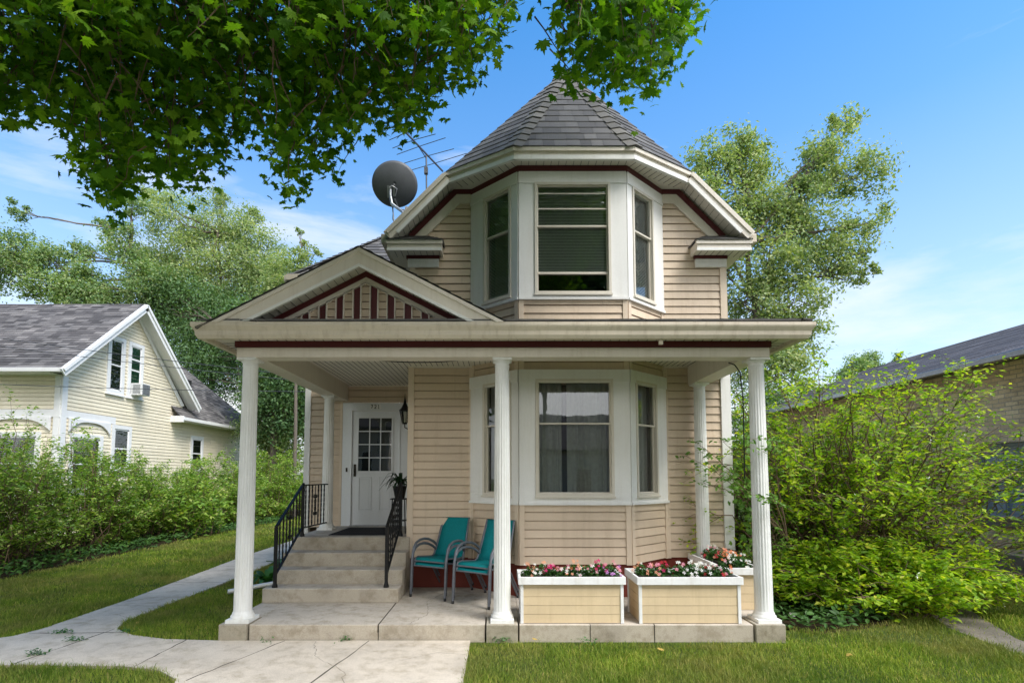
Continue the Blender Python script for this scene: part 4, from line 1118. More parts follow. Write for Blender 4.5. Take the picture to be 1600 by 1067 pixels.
for i, c in enumerate(row2):
    impatiens(1.575+i*.125, 5.70+random.uniform(-.05,.06), .625, c, '%s impatiens, %s from the left in the middle planter' % (' and '.join(dict.fromkeys(c)), ORD[i]), nb=13, hmax=random.uniform(.075,.125))
for i, c in enumerate(row3):
    impatiens(2.83+random.uniform(-.06,.06), 7.05-i*.145, .63, c, '%s impatiens, %s from the house wall in the lengthwise planter' % (' and '.join(dict.fromkeys(c)), ORD[i]), r=.10, nb=14, hmax=.11)

# cables under the porch beam
def cable(name, label, pts, r=.006, cat='cable', mat='foot'):
    o = Vector(pts[0]); m = MB(); m.tube([Vector(p)-o for p in pts], r, 5); return tag(m.build(name,mat,loc=o),label,cat)
def sag(a, b, s, n=12):
    a = Vector(a); b = Vector(b); return [a.lerp(b,i/n)-Vector((0,0,4*s*(i/n)*(1-i/n))) for i in range(n+1)]
cable('hanging_cable','thin black cable sagging under the left half of the porch beam', sag((-1.98,5.90,3.16),(-.03,5.90,3.13),.10))
cable('hanging_cable','thin black cable under the right half of the porch beam', sag((.35,5.90,3.10),(1.75,5.90,3.12),.03))
cable('hanging_cable','black cord dropping from the beam along the right corner column', [(2.62,5.80,3.02),(2.68,5.78,2.99),(2.725,5.75,2.90),(2.735,5.72,2.6),(2.73,5.72,2.1),(2.725,5.72,1.7)], .007)
# satellite dish
dc = Vector((-1.70,8.05,6.46)); foot = Vector((-1.37,7.75,5.40))
t = thing('satellite_dish','grey satellite dish seen from behind on a bent roof mast','satellite dish',foot)
dn = Vector((-.10,.93,.36)).normalized(); dl = dc-foot
ux = dn.cross(Vector((0,0,1))).normalized(); uy = ux.cross(dn)
m = MB(); vs = []; rings = 9; sg = 40
for i in range(rings+1):
    r_ = .365*i/rings
    for k_ in range(sg):
        a = 2*math.pi*k_/sg; vs.append(dl+ux*r_*math.cos(a)+uy*r_*.95*math.sin(a)+dn*(.07*(i/rings)**2))
m.add(vs,[(i*sg+k_,i*sg+(k_+1)%sg,(i+1)*sg+(k_+1)%sg,(i+1)*sg+k_) for i in range(rings) for k_ in range(sg)],True)
o = m.build('reflector','dish',t); q = o.modifiers.new('thick','SOLIDIFY'); q.thickness = .012
b0 = dl-uy*.13-dn*.03-ux*.06
m = MB(); m.tube([(0,0,0),dl.lerp(Vector((0,0,0)),.45)+Vector((.02,-.02,-.08)),b0+Vector((.03,-.03,-.22)),b0+Vector((0,-.03,-.08)),b0+Vector((0,-.03,.02))],.025,10); m.build('mast','galv',t)
m = MB(); m.tube([b0+ux*.07+uy*(-.06)-dn*.02,b0+ux*.10+uy*.05-dn*.02,b0+ux*.02+uy*.09-dn*.02,b0-ux*.03+uy*.05-dn*.02],.010,6)
m.beam(b0-ux*.02-uy*.09-dn*.01,b0-ux*.02+uy*.09-dn*.01,.07,.03,dn); m.beam(b0+ux*.05-uy*.06,b0+ux*.05+uy*.06,.02,.04,dn); m.build('bracket','galv',t)
m = MB(); lnb = dl-uy*.36+ux*.20+dn*.30; m.tube([b0-uy*.1+ux*.06,dl-uy*.37+ux*.06+dn*.05,lnb],.014,6); m.build('feed_arm','galv',t)
m = MB(); m.tube([lnb-dn*.03,lnb+dn*.0+ux*.09],.032,8); m.tube([lnb+uy*.01-ux*.03,lnb+uy*.04-ux*.03-dn*.06],.028,8); m.build('receiver','galv',t)
m = MB(); m.tube([b0+Vector((.03,-.02,-.2)),b0+Vector((.06,0,-.5)),Vector((-.04,.02,0.02))],.012,5); m.tube([b0+Vector((.05,-.02,-.25)),b0+Vector((.03,.02,-.45)),b0+Vector((.12,.03,-.6)),Vector((.0,.05,.05))],.005,4); m.build('strut','galv',t)
# aerial
ab = Vector((-1.22,8.45,GRZ(2.205)))
t = thing('tv_antenna','old rooftop television aerial on a thin mast behind the dish','antenna',ab)
top = at(666,243,8.45)-ab
m = MB(); m.tube([(0,0,0),top],.014,6); m.box(top.x-.03,top.x+.03,top.y-.03,top.y+.03,top.z-.33,top.z-.22); m.build('mast','ant',t)
A_ = on_z(628,201,top.z+ab.z+.02)-ab; B_ = on_z(692,268,top.z+ab.z+.02)-ab
m = MB(); m.beam(A_,B_,.022,.022); m.beam(top-Vector((0,0,.05)),A_.lerp(B_,.35),.012,.012); m.build('boom','ant',t)
bd = (B_-A_).normalized(); rd = Vector((bd.y,-bd.x,0))
rods = [(.10,.34,.32),(.26,.42,.42),(.40,.46,.50),(.62,.50,.50),(.80,.55,.62)]
for f, l1, l2 in rods:
    p = A_.lerp(B_,f); m = MB(); m.tube([p-rd*l1+Vector((0,0,random.uniform(-.03,.03))),p+Vector((0,0,.012)),p+rd*l2+Vector((0,0,random.uniform(-.02,.03)))],.006,5); m.build('rod','ant',t)

# ================================================================== NEIGHBOUR HOUSE (left)
NX = -13.0
nb_ = thing('yellow_house','pale yellow clapboard house with steep grey gable behind the left hedge','house',(NX,18,0)); NOF = Vector((NX,18,0))
def nbld(mb, name, mat, parent=None, **k):
    o = mb.build(name, mat, parent or nb_, **k)
    if parent is None: o.location = -NOF
    return o
FN = frame((NX,0,0),(0,1,0),(1,0,0)); Y0, Y1, YR = 15.15, 20.95, 17.95
gs = lambda px,py: on_x(px,py,NX)
EZ, AZ = 4.75, 7.82
m = MB(); siding(m, FN, [(Y0,0),(Y1,0),(Y1,4.55),(YR,7.65),(Y0,4.8)], .12, .018); siding(m, FN, [(Y1,0),(29,0),(29,4.0),(Y1,4.0)], .12, .018)
FNF = frame((0,Y0,0),(1,0,0),(0,-1,0)); siding(m, FNF, [(-26,0),(NX,0),(NX,4.75),(-26,4.75)], .12, .018); nbld(m,'wall','nsiding')
m = MB(); XR = NX+.45
def npl(X, Y, Z): return Vector((X,Y,Z))
sl = (AZ-4.86)/(YR-14.7)
shingles(m, [npl(XR,14.7,4.86),npl(-26,14.7,4.86),npl(-26,YR,AZ),npl(XR,YR,AZ)], .15, .34, .014)
shingles(m, [npl(XR,21.35,4.62),npl(-26,21.35,4.62),npl(-26,YR,AZ),npl(XR,YR,AZ)], .15, .34, .014)
# cross gable at the far left and the rear wing
shingles(m, [npl(-15.6,11,4.9),npl(-15.6,18,4.9),npl(-19.6,18,9.0),npl(-19.6,11,9.0)], .15, .34, .014)
W1 = npl(NX+.42,20.2,4.05); W2 = npl(NX+.42,27.3,4.05); W3 = npl(-15.4,24.4,7.1); W4 = npl(-15.4,20.2,7.1)
shingles(m, [W1,W2,W3,W4], .14, .32, .014); shingles(m, [W2,npl(-18.5,27.3,4.05),W3], .14, .32, .014)
nbld(m,'roof','nshingle')
m = MB()
for (ya,za),(yb,zb) in (((14.62,4.80),(YR,AZ-.02)),((21.42,4.56),(YR,AZ-.02))):
    m.beam((XR-.01,ya,za-.10),(XR-.01,yb,zb-.10),.05,.24); m.beam((XR+.03,ya,za-.03),(XR+.03,yb,zb-.03),.05,.09)
nbld(m,'rake_board','nwhite')
m = MB()
for (ya,za),(yb,zb) in (((14.7,4.70),(YR,AZ-.16)),((21.35,4.46),(YR,AZ-.16))):
    m.poly([(NX,ya,za),(XR,ya,za),(XR,yb,zb),(NX,yb,zb)])
nbld(m,'soffit','nwhite')
m = MB()
m.slab([FN(YR+.1,7.42,.02),FN(YR+.1,7.62,.02),FN(Y1+.05,4.6,.02),FN(Y1-.13,4.55,.02)],(.03,0,0)); m.box(NX-.01,NX+.035,Y0-.02,Y0+.17,0,4.7); m.box(NX-.19,NX-.02,Y0-.035,Y0,0,4.7)
m.box(NX-.005,NX+.03,Y0+.01,19.0-1.7,3.47,3.70); m.box(-20,NX-.0,Y0-.04,Y0,3.47,3.70)
m.box(NX-2.7,NX-2.5,Y0-.04,Y0,0,3.47)
nbld(m,'trim_board','nwhite')
m = MB(); m.box(-26,XR,14.58,14.70,4.72,4.84); m.box(NX+.40,NX+.52,20.25,27.4,3.93,4.06); m.box(NX+.0,NX+.5,20.2,20.3,3.85,4.1); nbld(m,'gutter','nwhite',bevel=.01)
m = MB(); m.poly([(NX,20.3,3.92),(NX+.42,20.3,3.92),(NX+.42,27.3,3.92),(NX,27.3,3.92)]); m.poly([(-26,14.7,4.72),(NX,14.7,4.72),(NX,15.15,4.72),(-26,15.15,4.72)]); nbld(m,'soffit','nwhite')
m = MB(); p = Vector((-13.9,22.6,5.72)); m.box(p.x-.15,p.x+.15,p.y-.15,p.y+.15,p.z-.3,p.z+.25); nbld(m,'roof_vent','foot')
def nwin(y0,y1,z0,z1,fr=FN,rail=True,mat='screen'):
    w = MB(); c = .13
    for a in ((y0-c,y0,z0-c,z1+c),(y1,y1+c,z0-c,z1+c),(y0,y1,z1,z1+c),(y0,y1,z0-c,z0)): w.fbox(fr,*a,0,.05)
    w.fbox(fr,y0-c-.03,y1+c+.03,z0-c-.04,z0-c,0,.08)
    win = nbld(w,'window','nwhite')
    s = MB(); e_ = .045
    for a in ((y0,y0+e_,z0,z1),(y1-e_,y1,z0,z1),(y0,y1,z1-e_,z1),(y0,y1,z0,z0+e_)): s.fbox(fr,*a,.002,.030)
    if rail: zm = (z0+z1)/2; s.fbox(fr,y0,y1,zm-.025,zm+.025,.003,.033)
    s.build('sash','nwhite',win)
    s = MB(); s.poly([fr(y0,z0,.024),fr(y1,z0,.024),fr(y1,z1,.024),fr(y0,z1,.024)]); s.build('pane','glass',win)
    s = MB(); s.poly([fr(y0,z0,.018),fr(y1,z0,.018),fr(y1,z1,.018),fr(y0,z1,.018)]); s.build('curtain',mat,win)
    return win
a = gs(169,608); b = gs(191,535); nwin(a.y,b.y,a.z,b.z)
a2 = gs(201,612); b2 = gs(220,545); w2 = nwin(a2.y,b2.y,a.z,b2.z,mat='green_blind')
m = MB(); zr = a.z+(b2.z-a.z)*.72; m.fbox(FN,a2.y,b2.y,zr-.03,zr+.03,.004,.034); m.build('storm_rail','nwhite',w2)
a = gs(176,708); b = gs(200,672); nwin(a.y,b.y,a.z-.5,b.z)
a = gs(299,716); b = gs(314,687); nwin(a.y,b.y,a.z-.4,b.z)
# porch-like corner bay with arched brackets
for fr, s0, s1 in ((FNF,NX-2.3,NX-.25),(FN,Y0+.25,Y0+1.9)):
    zt = 3.47; n = 12; mc = MB()
    for i in range(n):
        u0, u1 = i/n, (i+1)/n; f = lambda u: 3.41-.34*abs(2*u-1)**3
        mc.slab([fr(s0+(s1-s0)*u0,zt,.03),fr(s0+(s1-s0)*u1,zt,.03),fr(s0+(s1-s0)*u1,f(u1),.03),fr(s0+(s1-s0)*u0,f(u0),.03)], fr(0,0,.04)-fr(0,0,0))
    nbld(mc,'arched_bracket','nwhite')
nwin(NX-1.85,NX-.65,1.3,2.9,FNF); nwin(Y0+.45,Y0+1.5,1.3,2.9,FN)
# air conditioner
a = gs(203,616); acy0 = a2.y+.06; acy1 = b2.y-.02
t = thing('window_air_conditioner','white and grey air conditioner jutting from the yellow gable window','air conditioner',(NX,(acy0+acy1)/2,a.z-.02))
h_ = (acy1-acy0)/2
m = MB(); m.box(.0,.42,-h_,h_,0,.42); 
t_o = m.build('case','acw',t,bevel=.01)
m = MB(); m.box(.42,.435,-h_+.03,h_-.03,.03,.39)
for i in range(12): m.box(.435,.44,-h_+.05,h_-.05,.05+i*.028,.06+i*.028)
m.build('rear_grille','acg',t)
m = MB(); 
for i in range(9): m.box(.10,.36,-h_-.006,-h_,.06+i*.036,.075+i*.036)
m.build('side_vent','acg',t)
# overhead wires
for lab, p, q in (('upper overhead wire crossing in front of the yellow gable',at(-60,520,12),Vector((-3.36,12.0,3.95))),('middle overhead wire crossing in front of the yellow gable',at(-60,533,12.1),Vector((-3.36,12.1,3.85))),('lowest overhead wire crossing in front of the yellow house',at(-60,598,12.3),Vector((-3.36,12.3,3.75)))):
    cable('overhead_wire', lab, sag(p, q, .05), .008, 'wire', 'ant')

# ================================================================== BRICK BUILDING (right)
bb = thing('brick_building','long low cream brick building with dark grey roof on the right','building',(9,12,0)); BO = Vector((9,12,0))
def bbld(mb, name, mat, parent=None, **k):
    o = mb.build(name, mat, parent or bb, **k)
    if parent is None: o.location = -BO
    return o
m = MB(); FK = frame((9,0,0),(0,1,0),(-1,0,0)); wy0,wy1,wz0,wz1 = 8.0,9.72,.98,2.32
for a in ((3,wy0,0,3.78),(wy1,12.7,0,3.78),(13.5,17,0,3.78),(wy0,wy1,0,wz0),(wy0,wy1,wz1,3.78),(12.7,13.5,0,1.5),(12.7,13.5,2.7,3.78)): m.fbox(FK,*a,-.3,0)
m.box(9.3,16,16.7,17,0,3.78); m.box(9.3,16,3,3.3,0,3.78); m.slab([(9.0,17,3.78),(16,17,3.78),(12.4,17,5.2)],(0,-.3,0)); bbld(m,'wall','brick')
m = MB(); m.fbox(FK,wy0-.15,wy1+.15,wz0-.16,wz0,-.28,.05); m.fbox(FK,12.6,13.6,1.36,1.5,-.28,.05); m.fbox(FK,3,17,0,.35,-.28,.02); bbld(m,'stone_sill','stone',bevel=.01)
m = MB(); m.fbox(FK,wy0,wy1,wz0,wz1,-.16,-.12)
for i in range(5): y = wy0+(wy1-wy0)*i/4; m.fbox(FK,y-.03,y+.03,wz0,wz1,-.14,-.07)
for z in (wz0+.03,(wz0+wz1)/2,wz1-.03): m.fbox(FK,wy0,wy1,z-.02,z+.02,-.14,-.08)
bbld(m,'window','steel')
m = MB(); m.fbox(FK,12.7,13.5,1.5,2.7,-.2,-.16); w_ = bbld(m,'window','screen')
m = MB()
for a in ((12.7,12.78,1.5,2.7),(13.42,13.5,1.5,2.7),(12.78,13.42,1.5,1.58),(12.78,13.42,2.62,2.7),(12.78,13.42,2.07,2.13)): m.fbox(FK,*a,-.15,-.06)
m.build('sash','steel',w_)
m = MB(); r0 = Vector((8.62,17.3,3.83)); 
shingles(m,[(8.62,17.35,3.83),(8.62,2.5,3.83),(12.4,2.5,5.30),(12.4,17.35,5.30)],.15,.9,.008); shingles(m,[(16.2,2.5,3.83),(16.2,17.35,3.83),(12.4,17.35,5.30),(12.4,2.5,5.30)],.15,.9,.008); bbld(m,'roof','bshingle')
m = MB(); m.box(8.53,8.63,2.5,17.35,3.70,3.81); bbld(m,'gutter','galv',bevel=.012)
m = MB(); m.box(8.63,9.0,2.5,17.3,3.74,3.77); bbld(m,'soffit','stone')

# house and trees across the street (seen in the window reflections)
ah = thing('house','plain grey house across the street behind the viewer','house',(5,-24,0)); AO = Vector((5,-24,0))
def abld(mb,name,mat,parent=None):
    o = mb.build(name,mat,parent or ah); 
    if parent is None: o.location = -AO
    return o
FA = frame((0,-20,0),(1,0,0),(0,1,0))
m = MB(); siding(m,FA,[(-4,0),(14,0),(14,3.4),(-4,3.4)],.15,.02); m.box(-4,14,-28,-27.9,0,3.4); m.box(-4,-3.9,-27.9,-20,0,3.4); m.box(13.9,14,-27.9,-20,0,3.4); abld(m,'wall','cream')
m = MB(); m.slab([(-4.6,-19.4,3.35),(14.6,-19.4,3.35),(14.6,-24,6.1),(-4.6,-24,6.1)],(0,0,.1)); m.slab([(-4.6,-28.6,3.35),(14.6,-28.6,3.35),(14.6,-24,6.1),(-4.6,-24,6.1)],(0,0,.1)); abld(m,'roof','nshingle')
for x in (-2,1,8,11):
    m = MB(); m.fbox(FA,x-.08,x+1.18,.92,2.38,0,.03); w_ = abld(m,'window','white'); m = MB(); m.fbox(FA,x,x+1.1,1.0,2.3,.031,.035); m.build('pane','dark',w_)
m = MB(); m.fbox(FA,5,6,.1,2.2,0,.04); abld(m,'door','red')
ah2 = copy_tree(ah); ah2.location = (-13.5,-23,0); ah2.scale = (.62,1,1.5); ah2['label'] = 'taller narrow grey house added across the street behind the viewer'  # second house added out of view to darken the door glass reflection
# ================================================================== VEGETATION
def B(px, py, rpx, Y): return (tuple(at(px, py, Y)), rpx*Y/F_PX)
tree('maple_tree','tall loose-crowned tree behind the yellow house at the far left',  'tree', (on_z(205,760,0).x if False else at(205,700,27).x,27,0), at(203,455,27),
     [B(*b,27) for b in ((-25,415,50),(25,395,42),(30,330,15),(80,410,30),(130,440,34),(195,385,34),(208,318,20),(165,355,15),(110,462,34),(225,440,40),(70,450,30),(160,468,40),(120,395,22))], .17, 1050, 'treeB', .28, 'trees behind the yellow house')
tree('maple_tree','broad light green tree with visible grey limbs behind the yellow house', 'tree', (at(335,700,29.5).x,29.5,0), at(335,470,29.5),
     [B(*b,29.5) for b in ((268,345,40),(320,350,38),(372,362,38),(412,400,42),(300,405,46),(252,420,40),(345,308,17),(402,335,14),(360,430,50),(418,445,40),(232,300,14),(300,460,45),(385,480,45))], .15, 1150, 'treeA', .30, 'trees behind the yellow house')
tree('young_tree','slender pointed tree just left of the house roof', 'tree', (at(462,700,22).x,22,0), at(462,450,22),
     [B(*b,22) for b in ((470,392,15),(468,362,7),(452,425,30),(498,392,9),(485,425,25),(430,460,30),(470,470,30))], .13, 1500, 'treeA', .12, 'trees behind the yellow house')
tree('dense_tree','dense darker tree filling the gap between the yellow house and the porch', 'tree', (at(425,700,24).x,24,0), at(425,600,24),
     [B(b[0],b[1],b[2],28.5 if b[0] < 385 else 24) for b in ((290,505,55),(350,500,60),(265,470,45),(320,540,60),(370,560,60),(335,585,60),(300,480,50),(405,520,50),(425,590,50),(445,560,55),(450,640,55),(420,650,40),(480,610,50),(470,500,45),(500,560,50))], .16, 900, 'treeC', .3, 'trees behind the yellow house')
tree('round_tree','bright mid-green tree low behind the left hedge by the porch', 'tree', (at(430,700,25).x,25,0), at(430,690,25),
     [B(*b,25) for b in ((410,620,36),(430,600,36),(455,640,36),(412,665,36),(445,690,40),(475,660,30),(425,720,38),(440,640,36))], .14, 1500, 'treeA', .16, 'trees behind the yellow house')
tree('maple_tree','large airy tree rising above the right side of the porch roof', 'tree', (at(1178,700,19).x,19,0), at(1182,505,19),
     [B(*b,19) for b in ((1108,255,38),(1152,228,32),(1085,300,34),(1150,312,56),(1215,330,46),(1290,222,34),(1325,186,20),(1262,262,40),(1328,278,46),(1352,350,34),(1275,365,58),(1200,412,56),(1318,405,38),(1165,465,48),(1248,470,44),(1200,530,52),(1268,530,34),(1155,560,46),(1350,425,18),(1215,590,46),(1120,380,50),(1180,255,40),(1250,310,40))], .15, 1150, 'treeA', .26)
tree('distant_tree','small pale distant tree at the left end of the brick building roof', 'tree', (at(1345,700,60).x,60,0), at(1345,640,60),
     [B(*b,60) for b in ((1340,572,20),(1360,562,14),(1325,590,18),(1400,560,8),(1375,590,20))], .30, 500, 'treeB', .3)
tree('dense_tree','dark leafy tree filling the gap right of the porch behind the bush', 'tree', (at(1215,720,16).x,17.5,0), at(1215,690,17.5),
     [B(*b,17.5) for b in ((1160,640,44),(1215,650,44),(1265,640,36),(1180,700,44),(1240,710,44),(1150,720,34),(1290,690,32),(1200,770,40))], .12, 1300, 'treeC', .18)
# across the street
for i, (x, y, h_) in enumerate(((-7,-13,15),(2.5,-15,17),(12,-15,15),(-15,-20,15),(20,-22,15))):
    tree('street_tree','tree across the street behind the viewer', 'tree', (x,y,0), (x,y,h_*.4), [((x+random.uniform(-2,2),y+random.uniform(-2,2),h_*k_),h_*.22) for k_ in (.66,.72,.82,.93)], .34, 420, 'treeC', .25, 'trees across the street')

tree('yard_tree','leafy yard tree out of view to the left of the viewer','tree',(-15,4.5,0),(-15,4.5,4.5),[((-15+random.uniform(-1.5,1.5),4.5+random.uniform(-1.5,1.5),z_),3.0) for z_ in (7,9,11,13)],.3,420,'treeC',.25)
# hedge row on the left
HL = ['arching green hedge shrub nearest the viewer at the left edge','second hedge shrub from the front, hiding the corner bay of the yellow house','third hedge shrub from the front of the left row','fourth hedge shrub from the front, below the yellow house windows',
      'fifth hedge shrub from the front of the left row','sixth hedge shrub from the front, just left of the corner column','hedge shrub right of the corner column as seen between it and the railing','furthest hedge shrub, beside the white corner board','small hedge shrub at the far end of the row']
for i, (x, y, h_, rx) in enumerate(((-9.5,7.7,3.1,1.5),(-9.75,9.6,3.25,1.6),(-9.8,11.7,3.0,1.6),(-9.8,13.6,2.45,1.5),(-9.7,15.6,2.45,1.5),(-9.6,17.8,2.6,1.6),(-9.4,20.4,2.9,1.7),(-9.0,23.2,3.3,1.8),(-7.4,26,3.0,1.9))):
    shrub('hedge_shrub', HL[i], 'shrub', (x,y,0), rx, 1.55, h_, stems=100, per=190, leaf=.082 if i < 5 else .095, mat='hedge', group='hedge shrubs along the left lawn', spread=.5, r=.013, low=.12)
shrub('grape_vine','broad-leaved vine sprawling over the hedge left of the corner column','vine',(-8.75,14.9,0),.8,1.3,2.1,stems=26,per=60,leaf=.15,mat='hedge',spread=.8,r=.008,low=.1)
shrub('tall_sprig','tall thin sprig standing above the hedge at the left edge','shrub',(-8.9,9.7,0),.25,.25,3.15,stems=7,per=90,leaf=.06,mat='hedge',spread=.5,r=.009,low=.5)

# big bush on the right
shrub('flowering_bush','huge arching yellow-green bush with small white flowers right of the porch','bush',(5.1,7.7,0),2.6,2.0,3.45,stems=190,per=160,leaf=.076,mat='bush',spread=.17,droop=.40,r=.017,flowers=90,low=.22)
shrub('low_bush','lower drooping part-shaded bush at the foot of the big bush','bush',(4.9,6.75,0),1.75,.95,1.0,stems=130,per=130,leaf=.085,mat='bush',spread=.5,droop=.5,r=.010,flowers=10,low=.2)
shrub('leafy_bush','dark green bush tight against the right corner column','bush',(3.95,8.3,0),1.0,1.4,3.15,stems=75,per=110,leaf=.075,mat='vine',spread=.6,droop=.3,r=.011,low=.1)
shrub('young_bush','thin twigs with small leaves reaching in front of the right rear column','bush',(3.52,6.85,0),.28,.3,1.55,stems=12,per=70,leaf=.06,mat='vine',spread=.5,r=.007,low=.2)
shrub('arching_bush','airy long-stemmed arching bush reaching to the right edge over the brick wall','bush',(6.5,8.0,0),2.7,1.2,3.55,stems=60,per=150,leaf=.072,mat='bush',spread=.15,droop=.5,r=.013,flowers=30,low=.4)
# hand-laid twigs reaching past the columns
t = thing('bush_branch','leafy branch stretching left across the right rear column','branch',(3.75,6.75,.9)); o_ = Vector((3.75,6.75,.9))
m = MB(); PL = []
for e_ in (at(1072,712,6.5),at(1085,690,6.6),at(1100,755,6.6),at(1130,690,6.7),at(1120,735,6.4),at(1185,590,6.3),at(1160,660,6.5),at(1150,610,6.6)):
    pth = wobble(bez((0,0,0),(e_-o_)*.5+Vector((0,0,.25)),e_-o_,9),.015); m.tube(pth,[.008*(1-.09*k_) for k_ in range(9)],4,False)
    for p_ in pth[3:]:
        for k_ in range(5):
            q = p_+Vector((random.gauss(0,.055),random.gauss(0,.05),random.gauss(0,.04))); m.tube([p_,q],.0015,3,False)
            PL += [q+Vector((random.gauss(0,.02),random.gauss(0,.02),random.gauss(0,.012))) for _ in range(3)]
m.build('twigs','stem',t); P = np.array([tuple(p) for p in PL]); leaves('foliage',P,rand_unit(len(P))*.6+np.array([0,-.3,.8]),.062*RNG.uniform(.6,1.2,len(P)),OVAL6,OVAL6_F,'vine',t)
t = thing('bush_sprig','two small leafy sprigs poking out in front of the right corner column','branch',(3.2,5.4,1.9)); o_ = Vector((3.2,5.4,1.9))
m = MB(); PL = []
for s0_, e_ in ((at(1245,700,5.6),at(1172,686,5.35)),(at(1240,800,5.6),at(1176,772,5.35)),(at(1210,690,5.45),at(1192,706,5.38)),(at(1215,780,5.45),at(1196,782,5.38))):
    pth = wobble(bez(s0_-o_,(s0_-o_).lerp(e_-o_,.5)+Vector((0,0,.06)),e_-o_,6),.008); m.tube(pth,.0025,4,False)
    for p_ in pth[1:]: PL += [p_+Vector((random.gauss(0,.03),random.gauss(0,.02),random.gauss(0,.025))) for _ in range(5)]
m.build('twigs','stem',t); P = np.array([tuple(p) for p in PL]); leaves('foliage',P,rand_unit(len(P))*.6+np.array([0,-.6,.6]),.055*RNG.uniform(.7,1.2,len(P)),OVAL6,OVAL6_F,'vine',t)
# ivy climbing the corner downspout
t = thing('climbing_vine','dark broad-leaved vine climbing the white corner board at the right','vine',(3.40,7.15,0))
m = MB(); pth = [Vector((random.gauss(0,.05),-.05+random.gauss(0,.03),z_)) for z_ in np.linspace(0,2.3,16)]; m.tube(pth,.008,5); m.build('stem','stem',t)
P = np.array([tuple(p_+Vector((random.gauss(-.03,.13),random.gauss(-.05,.05),random.gauss(0,.08)))) for p_ in pth[2:] for _ in range(6)])
leaves('foliage',P,rand_unit(len(P))*.4+np.array([0,-1,.4]),.115*RNG.uniform(.6,1.2,len(P)),MAPLE,MAPLE_F,'vine',t)
# hosta
for (x,y,lab) in ((-3.62,8.15,'clump of broad green hosta leaves beside the steps, the nearer one'),(-3.75,9.3,'clump of broad green hosta leaves beside the steps, the farther one')):
    t = thing('hosta_plant',lab,'plant',(x,y,0),'hosta clumps beside the steps'); m = MB()
    for i in range(38):
        a = random.uniform(0,2*math.pi); L = random.uniform(.18,.42); c = Vector((math.cos(a)*L*.5,math.sin(a)*L*.5,random.uniform(.22,.42))); e_ = Vector((math.cos(a)*L,math.sin(a)*L,random.uniform(.03,.26)))
        pt = bez((0,0,.02),c,e_,7); s_ = Vector((-math.sin(a),math.cos(a),0)); w = [.006,.012,.035,.05,.045,.026,.002]; vs = []
        for p_,ww in zip(pt,w): vs += [p_-s_*ww, p_-Vector((0,0,.012)), p_+s_*ww]
        m.add(vs,[(j*3+q,j*3+q+1,j*3+q+4,j*3+q+3) for j in range(6) for q in (0,1)],True)
    m.build('leaves','hosta',t)
# ground cover
def pip(x, y, poly):
    x = np.asarray(x); y = np.asarray(y); ins = np.zeros(len(x), bool); n = len(poly)
    for i in range(n):
        x0,y0 = poly[i]; x1,y1 = poly[(i+1)%n]
        c = ((y0 > y) != (y1 > y)); xx = (x1-x0)*(y-y0)/((y1-y0) if y1 != y0 else 1e-9)+x0; ins ^= c & (x < xx)
    return ins
def cover(name, poly, n, mat, size, h):
    xs = [p[0] for p in poly]; ys = [p[1] for p in poly]
    x = RNG.uniform(min(xs),max(xs),n*2); y = RNG.uniform(min(ys),max(ys),n*2); k_ = pip(x,y,poly); x, y = x[k_][:n], y[k_][:n]
    P = np.stack([x,y,RNG.uniform(.02,h,len(x))],1)
    o = leaves(name,P,rand_unit(len(P))*.5+np.array([0,-.2,1]),size*RNG.uniform(.6,1.3,len(P)),OVAL6,OVAL6_F,mat); return tag(o,kind='stuff')
o = cover('ground_cover',[(-8.1,6),(-8.3,9),(-8.35,14),(-8.0,20),(-9.6,20),(-9.6,6)],5200,'cover',.09,.22); tag(o,'low dark leafy ground cover along the foot of the hedge','ground cover')
o = cover('ground_cover',[(3.15,5.95),(3.6,5.75),(4.6,6.15),(6.3,7.6),(6.6,9),(4,9.5),(3.3,7.5)],3600,'cover',.085,.18); tag(o,'low dark leafy ground cover under the big bush','ground cover')

